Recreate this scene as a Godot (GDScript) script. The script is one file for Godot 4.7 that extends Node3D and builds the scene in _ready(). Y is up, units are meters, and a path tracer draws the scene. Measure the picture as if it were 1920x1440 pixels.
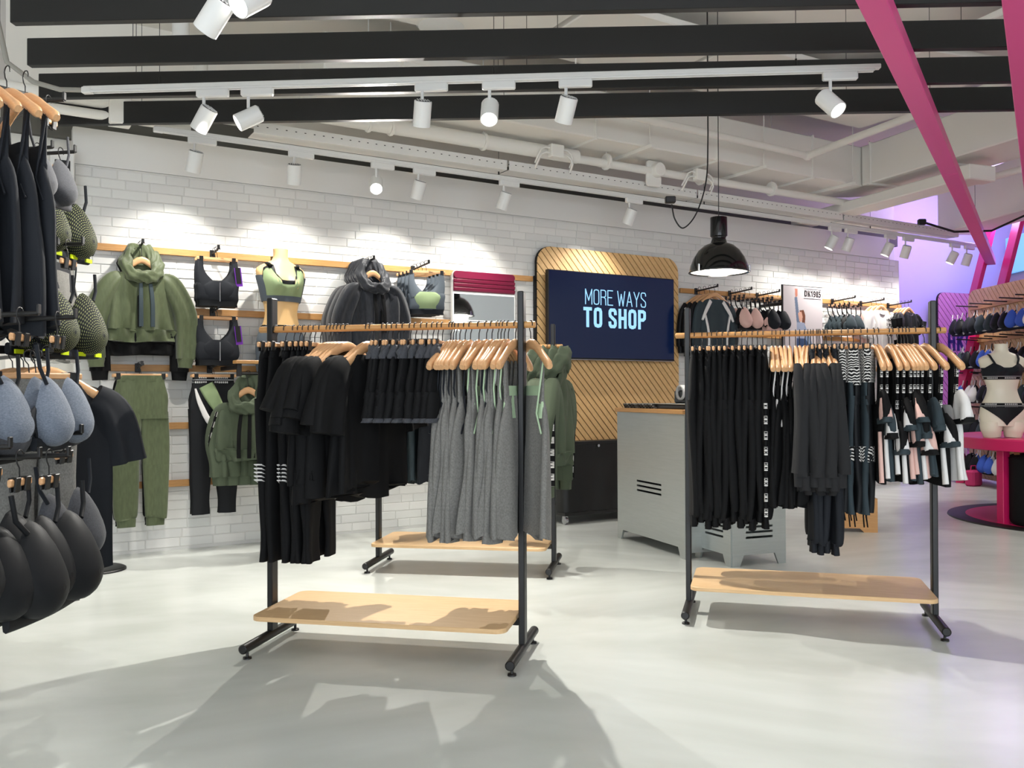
extends Node3D
# A sportswear shop: three clothes rails, a white brick wall with garments, an exposed ceiling with track lights.

const UP := Vector3.UP
const WA := -0.5423            # heading of the brick wall
const RACKS := {1: Vector3(-0.5016, -3.7072, 0.2057), 2: Vector3(1.4015, -4.1831, 0.2681), 3: Vector3(-0.2949, -5.4275, 0.169)}  # x, z, heading
const ORD := ["first", "second", "third", "fourth", "fifth", "sixth", "seventh", "eighth", "ninth", "tenth", "eleventh", "twelfth", "thirteenth", "fourteenth", "fifteenth", "sixteenth"]
const TRACK_Y := 2.775
var WT := Vector3(cos(WA), 0, sin(WA))
var WN := Vector3(-sin(WA), 0, cos(WA))
var W0 := Vector3(0, 0, -7.528)
var used := {}
var M := {}
var cache := {}
var rng := RandomNumberGenerator.new()


# ---------------------------------------------------------------- mesh building
class MB:
	var v := PackedVector3Array()
	var n := PackedVector3Array()
	var t := PackedVector2Array()
	var ix := PackedInt32Array()

	func vert(p: Vector3, nn: Vector3, uv := Vector2.ZERO) -> int:
		v.append(p); n.append(nn); t.append(uv)
		return v.size() - 1

	func tri(a: int, b: int, c: int) -> void:
		if (v[c] - v[a]).cross(v[b] - v[a]).dot(n[a] + n[b] + n[c]) < 0:
			ix.append(a); ix.append(c); ix.append(b)
		else:
			ix.append(a); ix.append(b); ix.append(c)

	func face(p: Array, out: Vector3) -> void:
		var k := Vector3.ZERO
		for i in p.size():
			k += (p[i] as Vector3).cross(p[(i + 1) % p.size()])
		k = k.normalized()
		if k.dot(out) < 0: k = -k
		var ax := k.cross(Vector3.UP if absf(k.y) < 0.9 else Vector3.RIGHT).normalized()
		var ay := k.cross(ax)
		var id := []
		for q in p:
			id.append(vert(q, k, Vector2(ax.dot(q), ay.dot(q))))
		for i in range(1, p.size() - 1):
			tri(id[0], id[i], id[i + 1])

	func box(c: Vector3, s: Vector3, b := Basis.IDENTITY, bev := 0.0) -> void:
		var h := s * 0.5
		bev = minf(bev, minf(h.x, minf(h.y, h.z)) * 0.8)
		var ax := [b.x, b.y, b.z]
		for i in 3:
			var j := (i + 1) % 3
			var k := (i + 2) % 3
			for g in [-1.0, 1.0]:
				var f: Vector3 = c + ax[i] * h[i] * g
				var a: Vector3 = ax[j] * (h[j] - bev)
				var d: Vector3 = ax[k] * (h[k] - bev)
				face([f + a + d, f + a - d, f - a - d, f - a + d], ax[i] * g)
			if bev > 0:
				for g in [-1.0, 1.0]:
					for e in [-1.0, 1.0]:
						var l: Vector3 = ax[k] * (h[k] - bev)
						var p1: Vector3 = c + ax[i] * h[i] * g + ax[j] * (h[j] - bev) * e
						var p2: Vector3 = c + ax[i] * (h[i] - bev) * g + ax[j] * h[j] * e
						face([p1 + l, p1 - l, p2 - l, p2 + l], ax[i] * g + ax[j] * e)
		if bev > 0:
			for x in [-1.0, 1.0]:
				for y in [-1.0, 1.0]:
					for z in [-1.0, 1.0]:
						var X: Vector3 = b.x * x
						var Y: Vector3 = b.y * y
						var Z: Vector3 = b.z * z
						face([c + X * h.x + Y * (h.y - bev) + Z * (h.z - bev), c + X * (h.x - bev) + Y * h.y + Z * (h.z - bev), c + X * (h.x - bev) + Y * (h.y - bev) + Z * h.z], X + Y + Z)

	# rows of points; normals face away from the middle of the grid, or towards "see" when given
	func grid(P: Array, closed := true, uvs := [], see = null) -> Array:
		var R := P.size()
		var C: int = P[0].size()
		var nn := []
		var sgn := 0.0
		for i in R:
			var row: PackedVector3Array = P[i]
			var up: PackedVector3Array = P[maxi(i - 1, 0)]
			var dn: PackedVector3Array = P[mini(i + 1, R - 1)]
			var mid := Vector3.ZERO
			for q in row: mid += q
			mid /= C
			var nr := PackedVector3Array()
			for j in C:
				var l := (j - 1 + C) % C if closed else maxi(j - 1, 0)
				var r := (j + 1) % C if closed else mini(j + 1, C - 1)
				var k := (row[r] - row[l]).cross(dn[j] - up[j])
				k = k.normalized() if k.length_squared() > 1e-16 else Vector3.ZERO
				nr.append(k)
				sgn += k.dot((row[j] - mid) if see == null else (see as Vector3))
			nn.append(nr)
		var ids := []
		for i in R:
			var idr := PackedInt32Array()
			for j in C:
				idr.append(vert(P[i][j], nn[i][j] * (1.0 if sgn >= 0 else -1.0), uvs[i][j] if uvs.size() > 0 else Vector2(float(j) / C, float(i) / R)))
			ids.append(idr)
		for i in R - 1:
			for j in (C if closed else C - 1):
				var j2 := (j + 1) % C
				tri(ids[i][j], ids[i][j2], ids[i + 1][j2])
				tri(ids[i][j], ids[i + 1][j2], ids[i + 1][j])
		return ids

	func cap(row, out: Vector3) -> void:
		var mid := Vector3.ZERO
		for q in row: mid += q
		mid /= row.size()
		var c := vert(mid, out)
		var first := -1
		var last := -1
		for q in row:
			var k := vert(q, out)
			if last >= 0: tri(c, last, k)
			else: first = k
			last = k
		tri(c, last, first)

	func ring(c: Vector3, axis: Vector3, r: float, seg: int) -> PackedVector3Array:
		var x := axis.cross(Vector3.UP if absf(axis.y) < 0.9 else Vector3.RIGHT).normalized()
		var y := axis.cross(x).normalized()
		var out := PackedVector3Array()
		for k in seg:
			var a := TAU * k / seg
			out.append(c + x * cos(a) * r + y * sin(a) * r)
		return out

	func cyl(a: Vector3, b: Vector3, r0: float, r1: float, seg := 10, caps := true) -> void:
		var d := (b - a).normalized()
		var p := ring(a, d, r0, seg)
		var q := ring(b, d, r1, seg)
		grid([p, q])
		if caps:
			cap(p, -d); cap(q, d)

	func tube(p: Array, r: float, seg := 6, caps := true) -> void:
		var rows := []
		var x := Vector3.ZERO
		for i in p.size():
			var d: Vector3 = (p[mini(i + 1, p.size() - 1)] - p[maxi(i - 1, 0)]).normalized()
			if x == Vector3.ZERO:
				x = d.cross(Vector3.UP if absf(d.y) < 0.9 else Vector3.RIGHT).normalized()
			else:
				x = (x - d * x.dot(d)).normalized()
			var y := d.cross(x)
			var row := PackedVector3Array()
			for k in seg:
				var a := TAU * k / seg
				row.append(p[i] + (x * cos(a) + y * sin(a)) * r)
			rows.append(row)
		grid(rows)
		if caps:
			cap(rows[0], (p[0] - p[1]).normalized()); cap(rows[-1], (p[-1] - p[-2]).normalized())

	# profile of (radius, y) pairs round the y axis at c
	func lathe(prof: Array, c: Vector3, seg := 24, caps := true) -> void:
		var rows := []
		for q in prof:
			var row := PackedVector3Array()
			for k in seg:
				var a := TAU * k / seg
				row.append(c + Vector3(cos(a) * q[0], q[1], sin(a) * q[0]))
			rows.append(row)
		grid(rows)
		if caps:
			cap(rows[0], Vector3.UP * signf(prof[0][1] - prof[-1][1]))
			cap(rows[-1], Vector3.UP * signf(prof[-1][1] - prof[0][1]))

	# polygon in a plane (o, x, y), pushed along z by depth, with a small chamfer on the front
	func prism(poly: PackedVector2Array, o: Vector3, b: Basis, depth: float, bev := 0.0) -> void:
		var id := Geometry2D.triangulate_polygon(poly)
		var front := poly
		if bev > 0:
			var off := Geometry2D.offset_polygon(poly, -bev)
			if off.size() == 1 and off[0].size() == poly.size():
				front = off[0]
				var best := 0
				for k in front.size():
					if front[k].distance_squared_to(poly[0]) < front[best].distance_squared_to(poly[0]): best = k
				var turned := PackedVector2Array()
				for k in front.size(): turned.append(front[(k + best) % front.size()])
				front = turned
			else:
				bev = 0.0
		var fid := Geometry2D.triangulate_polygon(front)
		for side in [[front, depth, 1.0, fid], [poly, 0.0, -1.0, id]]:
			var base := v.size()
			for q in side[0]:
				vert(o + b.x * q.x + b.y * q.y + b.z * side[1], b.z * side[2], q)
			for k in range(0, side[3].size(), 3):
				tri(base + side[3][k], base + side[3][k + 1], base + side[3][k + 2])
		var mid := Vector2.ZERO
		for q in poly: mid += q
		mid /= poly.size()
		for k in poly.size():
			var p: Vector2 = poly[k]
			var q: Vector2 = poly[(k + 1) % poly.size()]
			var fp: Vector2 = front[k]
			var fq: Vector2 = front[(k + 1) % poly.size()]
			var e := Vector2(q.y - p.y, p.x - q.x)
			if Geometry2D.is_polygon_clockwise(poly): e = -e
			var out := b.x * e.x + b.y * e.y
			var P := o + b.x * p.x + b.y * p.y
			var Q := o + b.x * q.x + b.y * q.y
			face([P, Q, Q + b.z * (depth - bev), P + b.z * (depth - bev)], out)
			if bev > 0:
				face([P + b.z * (depth - bev), Q + b.z * (depth - bev), o + b.x * fq.x + b.y * fq.y + b.z * depth, o + b.x * fp.x + b.y * fp.y + b.z * depth], out + b.z)

	# cloth: rows of [x, y, half width, half thickness, z] down a path in the xy plane
	func limb(rows: Array, o := {}) -> void:
		var nr: int = o.get("rows", 12)
		var seg: int = o.get("seg", 20)
		var fold: float = o.get("fold", 0.0)
		var ff: float = o.get("freq", 9.0)
		var sd: float = o.get("seed", 0.0)
		var top: float = o.get("top", 0.15)
		var e: float = o.get("e", 0.55)
		var hem: float = o.get("hem", 0.0)
		var sag: float = o.get("sag", 0.0)
		var S := []
		var K := rows.size()
		for i in nr:
			var f := float(i) / (nr - 1) * (K - 1)
			var a := mini(int(f), K - 2)
			var w := f - a
			var q := []
			for c in 5:
				var p0: float = rows[maxi(a - 1, 0)][c] if c < rows[0].size() else 0.0
				var p1: float = rows[a][c] if c < rows[0].size() else 0.0
				var p2: float = rows[a + 1][c] if c < rows[0].size() else 0.0
				var p3: float = rows[mini(a + 2, K - 1)][c] if c < rows[0].size() else 0.0
				q.append(cubic_interpolate(p1, p2, p0, p3, w))
			S.append(q)
		var P := []
		var U := []
		for i in nr:
			var s: Array = S[i]
			var d := Vector2(S[mini(i + 1, nr - 1)][0] - S[maxi(i - 1, 0)][0], S[mini(i + 1, nr - 1)][1] - S[maxi(i - 1, 0)][1]).normalized()
			var side := Vector2(-d.y, d.x)
			var tt := float(i) / (nr - 1)
			var amp := fold * (top + (1.0 - top) * tt)
			var row := PackedVector3Array()
			var ur := PackedVector2Array()
			for k in seg:
				var a := TAU * k / seg
				var ca := cos(a)
				var sa := sin(a)
				var x: float = ca * s[2] * (1.0 + 0.03 * sin(tt * 9.0 + sd))
				var z: float = signf(sa) * pow(absf(sa), e) * s[3]
				z += amp * (0.6 * sin(TAU * ff * x + sd * 2.1 + 1.4 * tt) + 0.4 * sin(TAU * ff * 1.83 * x + sd * 3.7 - 2.2 * tt)) + sag * sin(tt * 5.0 + sd * 1.7)
				z *= 1.0
				var dy := hem * tt * sin(TAU * ff * 0.5 * x + sd)
				row.append(Vector3(s[0] + side.x * x, s[1] + side.y * x + dy, s[4] + z))
				ur.append(Vector2(x, s[1]))
			P.append(row)
			U.append(ur)
		grid(P, true, U)
		cap(P[0], Vector3(S[0][0] - S[1][0], S[0][1] - S[1][1], 0).normalized())
		cap(P[-1], Vector3(S[-1][0] - S[-2][0], S[-1][1] - S[-2][1], 0).normalized())

	# half ellipsoid dome on the +z side (a cup)
	func dome(c: Vector3, r: Vector3, seg := 14, rings := 6, sag := 0.0, tear := 0.0) -> void:
		var rows := []
		for i in rings + 1:
			var f := PI * 0.5 * i / (rings + 0.4)
			var row := PackedVector3Array()
			for k in seg:
				var a := TAU * k / seg
				var up := maxf(0.0, sin(a)) * cos(f)
				row.append(c + Vector3(cos(a) * cos(f) * r.x * (1.0 - tear * 0.45 * up), sin(a) * cos(f) * r.y * (1.0 + tear * 0.7 * up) - sag * sin(f) * r.y, sin(f) * r.z * (1.0 - 0.25 * tear * up)))
			rows.append(row)
		grid(rows, true, [], Vector3(0, 0, 1))
		cap(rows[0], Vector3(0, 0, -1))
		cap(rows[-1], Vector3(0, 0, 1))

	func ball(c: Vector3, r: Vector3, seg := 12, rings := 8) -> void:
		var rows := []
		for i in rings + 1:
			var f := PI * (float(i) / rings - 0.5)
			var row := PackedVector3Array()
			for k in seg:
				var a := TAU * k / seg
				row.append(c + Vector3(cos(a) * cos(f) * r.x, sin(f) * r.y, sin(a) * cos(f) * r.z))
			rows.append(row)
		grid(rows)

	func mesh() -> ArrayMesh:
		var a := []
		a.resize(Mesh.ARRAY_MAX)
		a[Mesh.ARRAY_VERTEX] = v
		a[Mesh.ARRAY_NORMAL] = n
		a[Mesh.ARRAY_TEX_UV] = t
		a[Mesh.ARRAY_INDEX] = ix
		var m := ArrayMesh.new()
		m.add_surface_from_arrays(Mesh.PRIMITIVE_TRIANGLES, a)
		return m


# ---------------------------------------------------------------- naming
func numbered(called: String) -> String:
	var k: int = used.get(called, 0)
	used[called] = k + 1
	return called if k == 0 else "%s_%03d" % [called, k]

func thing(called: String, label: String, category: String, at := Transform3D.IDENTITY, group := "") -> Node3D:
	var o := Node3D.new()
	o.name = numbered(called)
	add_child(o)
	o.transform = at
	o.set_meta("label", label)
	o.set_meta("category", category)
	if group: o.set_meta("group", group)
	return o

func part(parent: Node, called: String, mesh: Mesh, m: Material, at := Transform3D.IDENTITY) -> MeshInstance3D:
	var o := MeshInstance3D.new()
	o.name = called
	o.mesh = mesh
	o.material_override = m
	o.transform = at
	parent.add_child(o, true)
	return o

func single(called: String, label: String, category: String, mesh: Mesh, m: Material, at := Transform3D.IDENTITY, group := "") -> MeshInstance3D:
	var o := part(self, numbered(called), mesh, m, at)
	o.set_meta("label", label)
	o.set_meta("category", category)
	if group: o.set_meta("group", group)
	return o

func struct(called: String, mesh: Mesh, m: Material, label: String, category: String) -> MeshInstance3D:
	var o := part(self, called, mesh, m)
	o.set_meta("kind", "structure")
	o.set_meta("label", label)
	o.set_meta("category", category)
	return o

func wp(s: float, y: float, off: float) -> Vector3:
	return W0 + WT * s + WN * off + UP * y

func wbasis() -> Basis:
	return Basis(WT, UP, WN)

func rdir(k: int) -> Vector3:
	var a: float = RACKS[k].z
	return Vector3(cos(a), 0, sin(a))

func rout(k: int) -> Vector3:
	var a: float = RACKS[k].z
	return Vector3(-sin(a), 0, cos(a))

func rp(k: int, u: float, y: float, v := 0.0) -> Vector3:
	return Vector3(RACKS[k].x, y, RACKS[k].y) + rdir(k) * u + rout(k) * v

func facing(dir: Vector3) -> Basis:      # z turned to dir
	var z := Vector3(dir.x, 0, dir.z).normalized()
	return Basis(UP.cross(z), UP, z)

func boxm(c: Vector3, s: Vector3, b := Basis.IDENTITY, bev := 0.0) -> ArrayMesh:
	var m := MB.new()
	m.box(c, s, b, bev)
	return m.mesh()

func tubem(p: Array, r: float, seg := 6) -> ArrayMesh:
	var m := MB.new()
	m.tube(p, r, seg)
	return m.mesh()

func cylm(a: Vector3, b: Vector3, r: float, seg := 12) -> ArrayMesh:
	var m := MB.new()
	m.cyl(a, b, r, r, seg)
	return m.mesh()

func rounded(w: float, h: float, r: float, k := 5) -> PackedVector2Array:
	var out := PackedVector2Array()
	for c in [[w / 2 - r, h / 2 - r, 0.0], [-w / 2 + r, h / 2 - r, PI / 2], [-w / 2 + r, -h / 2 + r, PI], [w / 2 - r, -h / 2 + r, PI * 1.5]]:
		for i in k + 1:
			var a: float = c[2] + PI / 2 * i / k
			out.append(Vector2(c[0] + cos(a) * r, c[1] + sin(a) * r))
	return out


# ---------------------------------------------------------------- materials
func mk(called: String, c: Color, rough: float, metal := 0.0, spec := 0.5) -> StandardMaterial3D:
	var m := StandardMaterial3D.new()
	m.resource_name = called
	m.albedo_color = c
	m.roughness = rough
	m.metallic = metal
	m.metallic_specular = spec
	M[called] = m
	return m

func tex(w: int, h: int, f: Callable) -> ImageTexture:
	var im := Image.create(w, h, false, Image.FORMAT_RGB8)
	for y in h:
		for x in w:
			im.set_pixel(x, y, f.call(x, y))
	im.generate_mipmaps()
	return ImageTexture.create_from_image(im)

func grain_tex(light: Color, dark: Color, sd: int) -> ImageTexture:
	var f := FastNoiseLite.new()
	f.seed = sd
	f.frequency = 1.0
	var g := FastNoiseLite.new()
	g.seed = sd + 7
	g.frequency = 1.0
	return tex(256, 256, func(x, y):
		var a := f.get_noise_3d(cos(TAU * x / 256.0) * 1.2, sin(TAU * x / 256.0) * 1.2, y * 0.09)
		var b := g.get_noise_3d(cos(TAU * x / 256.0) * 5.0, sin(TAU * x / 256.0) * 5.0, y * 0.5)
		return light.lerp(dark, clampf(0.4 + 0.5 * a + 0.35 * b, 0, 1)))

func speckle_tex(a: Color, b: Color, sd: int, fx: float, fy: float, n := 128) -> ImageTexture:
	var f := FastNoiseLite.new()
	f.seed = sd
	f.frequency = 1.0
	return tex(n, n, func(x, y): return a.lerp(b, clampf(0.5 + 0.9 * f.get_noise_2d(x * fx, y * fy), 0, 1)))

func tri_map(m: StandardMaterial3D, t: Texture2D, scale: Vector3, world := false) -> void:
	m.albedo_texture = t
	m.uv1_triplanar = true
	m.uv1_world_triplanar = world
	m.uv1_scale = scale

func cloth(called: String, c: Color, rough := 0.9, rim := 0.0) -> StandardMaterial3D:
	var m := mk(called, c, rough, 0.0, 0.3)
	if rim > 0:
		m.rim_enabled = true
		m.rim = rim
		m.rim_tint = 0.6
	return m

func build_materials() -> void:
	mk("black_metal", Color(0.055, 0.053, 0.056), 0.42)
	mk("black_paint", Color(0.034, 0.034, 0.037), 0.5)
	mk("chrome", Color(0.75, 0.75, 0.76), 0.18, 1.0)
	mk("white_paint", Color(0.90, 0.895, 0.88), 0.55)
	mk("white_lacquer", Color(0.90, 0.90, 0.89), 0.3)
	mk("service_white", Color(0.94, 0.93, 0.905), 0.6)
	mk("slab_cream", Color(0.945, 0.93, 0.895), 0.8)
	mk("concrete", Color(0.40, 0.395, 0.37), 0.85)  # darkened grey, carries the shade of the gap above the lining
	mk("slab_grey", Color(0.62, 0.61, 0.58), 0.85)
	mk("dark_gap", Color(0.12, 0.11, 0.10), 0.9)
	for k in 3:
		mk("brick_%d" % k, [Color(0.88, 0.88, 0.865), Color(0.865, 0.862, 0.85), Color(0.895, 0.89, 0.875)][k], 0.5)
	mk("mortar", Color(0.86, 0.855, 0.84), 0.8)
	var oak := mk("oak", Color.WHITE, 0.45)
	tri_map(oak, grain_tex(Color(0.87, 0.735, 0.555), Color(0.79, 0.635, 0.45), 3), Vector3(0.7, 5.0, 5.0))
	var rail := mk("rail_oak", Color.WHITE, 0.45)
	tri_map(rail, grain_tex(Color(0.80, 0.61, 0.38), Color(0.69, 0.48, 0.27), 4), Vector3(0.8, 6.0, 6.0))
	var hw := mk("hanger_wood", Color.WHITE, 0.35)
	tri_map(hw, grain_tex(Color(0.86, 0.68, 0.50), Color(0.76, 0.56, 0.38), 5), Vector3(3.0, 12.0, 12.0))
	var slat := mk("slat_oak", Color.WHITE, 0.5)
	tri_map(slat, grain_tex(Color(0.90, 0.745, 0.53), Color(0.84, 0.665, 0.44), 8), Vector3(3.0, 1.0, 3.0))
	var pslat := mk("slat_mauve", Color(1.0, 0.90, 0.98), 0.5)
	tri_map(pslat, grain_tex(Color(0.86, 0.62, 0.74), Color(0.80, 0.54, 0.68), 9), Vector3(3.0, 1.0, 3.0))
	# floor: pale poured resin with broad cloudy trowel marks
	var fl := mk("floor_resin", Color.WHITE, 0.24, 0.0, 0.45)
	var f1 := FastNoiseLite.new()
	f1.seed = 21
	f1.frequency = 1.0
	f1.fractal_octaves = 4
	tri_map(fl, tex(512, 512, func(x, y):
		var ax: float = TAU * x / 512.0
		var ay: float = TAU * y / 512.0
		var k: float = f1.get_noise_3d(cos(ax) * 0.8 + 3.0 * sin(ay) * 0.5, sin(ax) * 0.8, cos(ay) * 1.4)
		var c := Color(0.755, 0.768, 0.745).lerp(Color(0.815, 0.828, 0.81), clampf(0.5 + 0.8 * k, 0, 1))
		return c), Vector3(0.33, 0.33, 0.33), true)
	mk("magenta", Color(0.78, 0.10, 0.36), 0.4)
	mk("pink_paint", Color(0.89, 0.33, 0.58), 0.42)
	mk("berry", Color(0.43, 0.03, 0.19), 0.35)
	mk("violet_light_wall", Color(0.84, 0.80, 0.97), 0.7)  # lavender puts the violet LED light into the wall colour
	var st := mk("sheet_steel", Color.WHITE, 0.38, 0.75)
	tri_map(st, speckle_tex(Color(0.70, 0.715, 0.705), Color(0.725, 0.74, 0.73), 12, 0.02, 0.9), Vector3(1.2, 1.2, 1.2))
	mk("mirror_glass", Color(0.92, 0.94, 0.95), 0.03, 1.0)
	mk("mannequin_tan", Color(0.87, 0.72, 0.50), 0.4)
	mk("mannequin_white", Color(0.87, 0.84, 0.76), 0.35)
	# cloth
	cloth("black_jersey", Color(0.062, 0.062, 0.066), 0.8, 0.06)
	cloth("black_sport", Color(0.085, 0.09, 0.10), 0.55, 0.08)
	cloth("ink_jersey", Color(0.115, 0.125, 0.145), 0.75, 0.15)
	cloth("charcoal_sweat", Color(0.15, 0.15, 0.155), 0.9, 0.25)
	cloth("slate_teal", Color(0.20, 0.24, 0.26), 0.75, 0.2)
	cloth("steel_grey", Color(0.33, 0.36, 0.39), 0.7, 0.1)
	cloth("olive_sweat", Color(0.30, 0.335, 0.27), 0.9, 0.25)
	cloth("olive_dark", Color(0.24, 0.27, 0.20), 0.9, 0.2)
	cloth("sage", Color(0.56, 0.63, 0.47), 0.7, 0.1)
	cloth("mint", Color(0.66, 0.75, 0.62), 0.7)
	cloth("white_cloth", Color(0.86, 0.85, 0.84), 0.8)
	cloth("blush", Color(0.85, 0.70, 0.66), 0.8)
	cloth("neon", Color(0.80, 0.88, 0.10), 0.6)
	cloth("crimson", Color(0.55, 0.05, 0.15), 0.6)
	cloth("lilac_tag", Color(0.42, 0.20, 0.62), 0.5)
	cloth("pink_bag", Color(0.75, 0.22, 0.42), 0.6)
	cloth("print_blue", Color(0.25, 0.38, 0.75), 0.7)
	cloth("dark_band", Color(0.05, 0.05, 0.055), 0.8)
	var vel := cloth("olive_velour", Color.WHITE, 0.5, 0.5)
	tri_map(vel, speckle_tex(Color(0.29, 0.32, 0.225), Color(0.33, 0.365, 0.26), 31, 0.12, 0.03), Vector3(3, 3, 3))
	var vd := cloth("ink_velour", Color.WHITE, 0.5, 0.5)
	tri_map(vd, speckle_tex(Color(0.105, 0.115, 0.135), Color(0.165, 0.175, 0.20), 32, 0.10, 0.03), Vector3(4, 4, 4))
	var hg := cloth("grey_marl", Color.WHITE, 0.9, 0.2)
	tri_map(hg, speckle_tex(Color(0.38, 0.375, 0.36), Color(0.52, 0.515, 0.50), 33, 0.9, 0.25), Vector3(3, 3, 3))
	var hb := cloth("blue_marl", Color.WHITE, 0.75, 0.2)
	tri_map(hb, speckle_tex(Color(0.33, 0.36, 0.41), Color(0.50, 0.53, 0.58), 34, 0.2, 0.9), Vector3(5, 5, 5))
	var dk := cloth("dark_marl", Color.WHITE, 0.8, 0.2)
	tri_map(dk, speckle_tex(Color(0.20, 0.205, 0.22), Color(0.31, 0.315, 0.335), 35, 0.3, 0.9), Vector3(5, 5, 5))
	# dotted mesh of the sports bras
	var dot := cloth("dotted_mesh", Color.WHITE, 0.7)
	dot.albedo_texture = tex(64, 64, func(x, y):
		var q := Vector2(fmod(x + (8 if (y / 8) % 2 else 0), 16) - 8, fmod(y, 8) - 4)
		return Color(0.60, 0.62, 0.42) if q.length() < 2.6 else Color(0.10, 0.11, 0.11))
	dot.uv1_scale = Vector3(5, 5, 1)
	# black and white zigzag knit print: uv in metres
	var zig := cloth("zigzag", Color.WHITE, 0.8)
	zig.albedo_texture = tex(64, 64, func(x, y):
		var w: float = absf(fmod(x, 32.0) - 16.0)
		return Color(0.86, 0.85, 0.83) if fmod(y + w * 1.25 + 64.0, 16.0) < 7.2 else Color(0.06, 0.06, 0.065))
	zig.uv1_scale = Vector3(18, 18, 1)
	# woven tape with pale block lettering: uv in metres along y
	var tape := cloth("letter_tape", Color.WHITE, 0.8)
	tape.albedo_texture = tex(16, 64, func(x, y):
		return Color(0.88, 0.87, 0.85) if (y % 64) < 34 and (y % 8) < 6 and x > 2 and x < 13 and not ((y % 16) > 9 and x > 5 and x < 9) else Color(0.05, 0.05, 0.055))
	tape.uv1_scale = Vector3(40, 14, 1)
	var band := cloth("letter_band", Color.WHITE, 0.7)
	band.albedo_texture = tex(128, 16, func(x, y):
		return Color(0.88, 0.88, 0.87) if (y > 4 and y < 11 and (x % 128) < 84 and (x % 12) < 8 and not ((x % 12) > 2 and (x % 12) < 6 and y > 6 and y < 9)) or y == 0 or y == 15 else Color(0.07, 0.075, 0.085))
	band.uv1_scale = Vector3(7, 30, 1)
	# lamps and screens
	var lens := mk("lamp_lens", Color(1, 1, 1), 0.3)
	lens.emission_enabled = true
	lens.emission = Color(1.0, 0.98, 0.94)
	lens.emission_energy_multiplier = 9.0
	mk("lamp_grille", Color(0.20, 0.20, 0.21), 0.5)
	var disc := mk("pendant_diffuser", Color(0.95, 0.95, 0.93), 0.5)
	disc.emission_enabled = true
	disc.emission = Color(1.0, 0.98, 0.94)
	disc.emission_energy_multiplier = 0.7
	var tv := mk("screen_navy", Color(0.01, 0.02, 0.05), 0.16)
	tv.emission_enabled = true
	tv.emission = Color(0.055, 0.12, 0.27)
	tv.emission_energy_multiplier = 0.6
	for k in [["screen_letter", Color(0.62, 0.84, 1.0), 1.25]]:
		var q := mk(k[0], Color(0.02, 0.03, 0.05), 0.2)
		q.emission_enabled = true
		q.emission = k[1]
		q.emission_energy_multiplier = k[2]
	var led := mk("violet_led", Color(0.6, 0.4, 1.0), 0.4)
	led.emission_enabled = true
	led.emission = Color(0.55, 0.35, 1.0)
	led.emission_energy_multiplier = 3.0
	var shop := mk("shopfront_glass", Color(0.8, 0.85, 0.9), 0.2)
	shop.emission_enabled = true
	shop.emission = Color(0.90, 0.95, 1.0)
	shop.emission_energy_multiplier = 0.5
	var pil := mk("speckled_pillar", Color.WHITE, 0.5)
	tri_map(pil, speckle_tex(Color(0.10, 0.10, 0.10), Color(0.42, 0.41, 0.40), 41, 0.6, 0.6), Vector3(1.5, 1.5, 1.5))
	var win := mk("daylight_glass", Color(0.5, 0.75, 0.95), 0.2)
	win.emission_enabled = true
	win.emission = Color(0.42, 0.70, 0.95)
	win.emission_energy_multiplier = 0.8


# ---------------------------------------------------------------- camera, air, lights
func build_camera() -> void:
	var cam := Camera3D.new()
	cam.fov = rad_to_deg(2.0 * atan(720.0 / 1645.39))
	cam.position = Vector3(0, 1.0878, 0)
	cam.rotation = Vector3(0.0093, 0, -0.0038)
	cam.near = 0.05
	cam.far = 60.0
	add_child(cam)
	cam.current = true
	var e := Environment.new()
	e.background_mode = Environment.BG_COLOR
	e.background_color = Color(0.02, 0.02, 0.02)
	e.tonemap_mode = Environment.TONE_MAPPER_LINEAR
	e.tonemap_exposure = 1.0
	e.sdfgi_enabled = true
	e.ssao_enabled = true
	e.ssil_enabled = true
	var we := WorldEnvironment.new()
	we.environment = e
	add_child(we)


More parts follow.
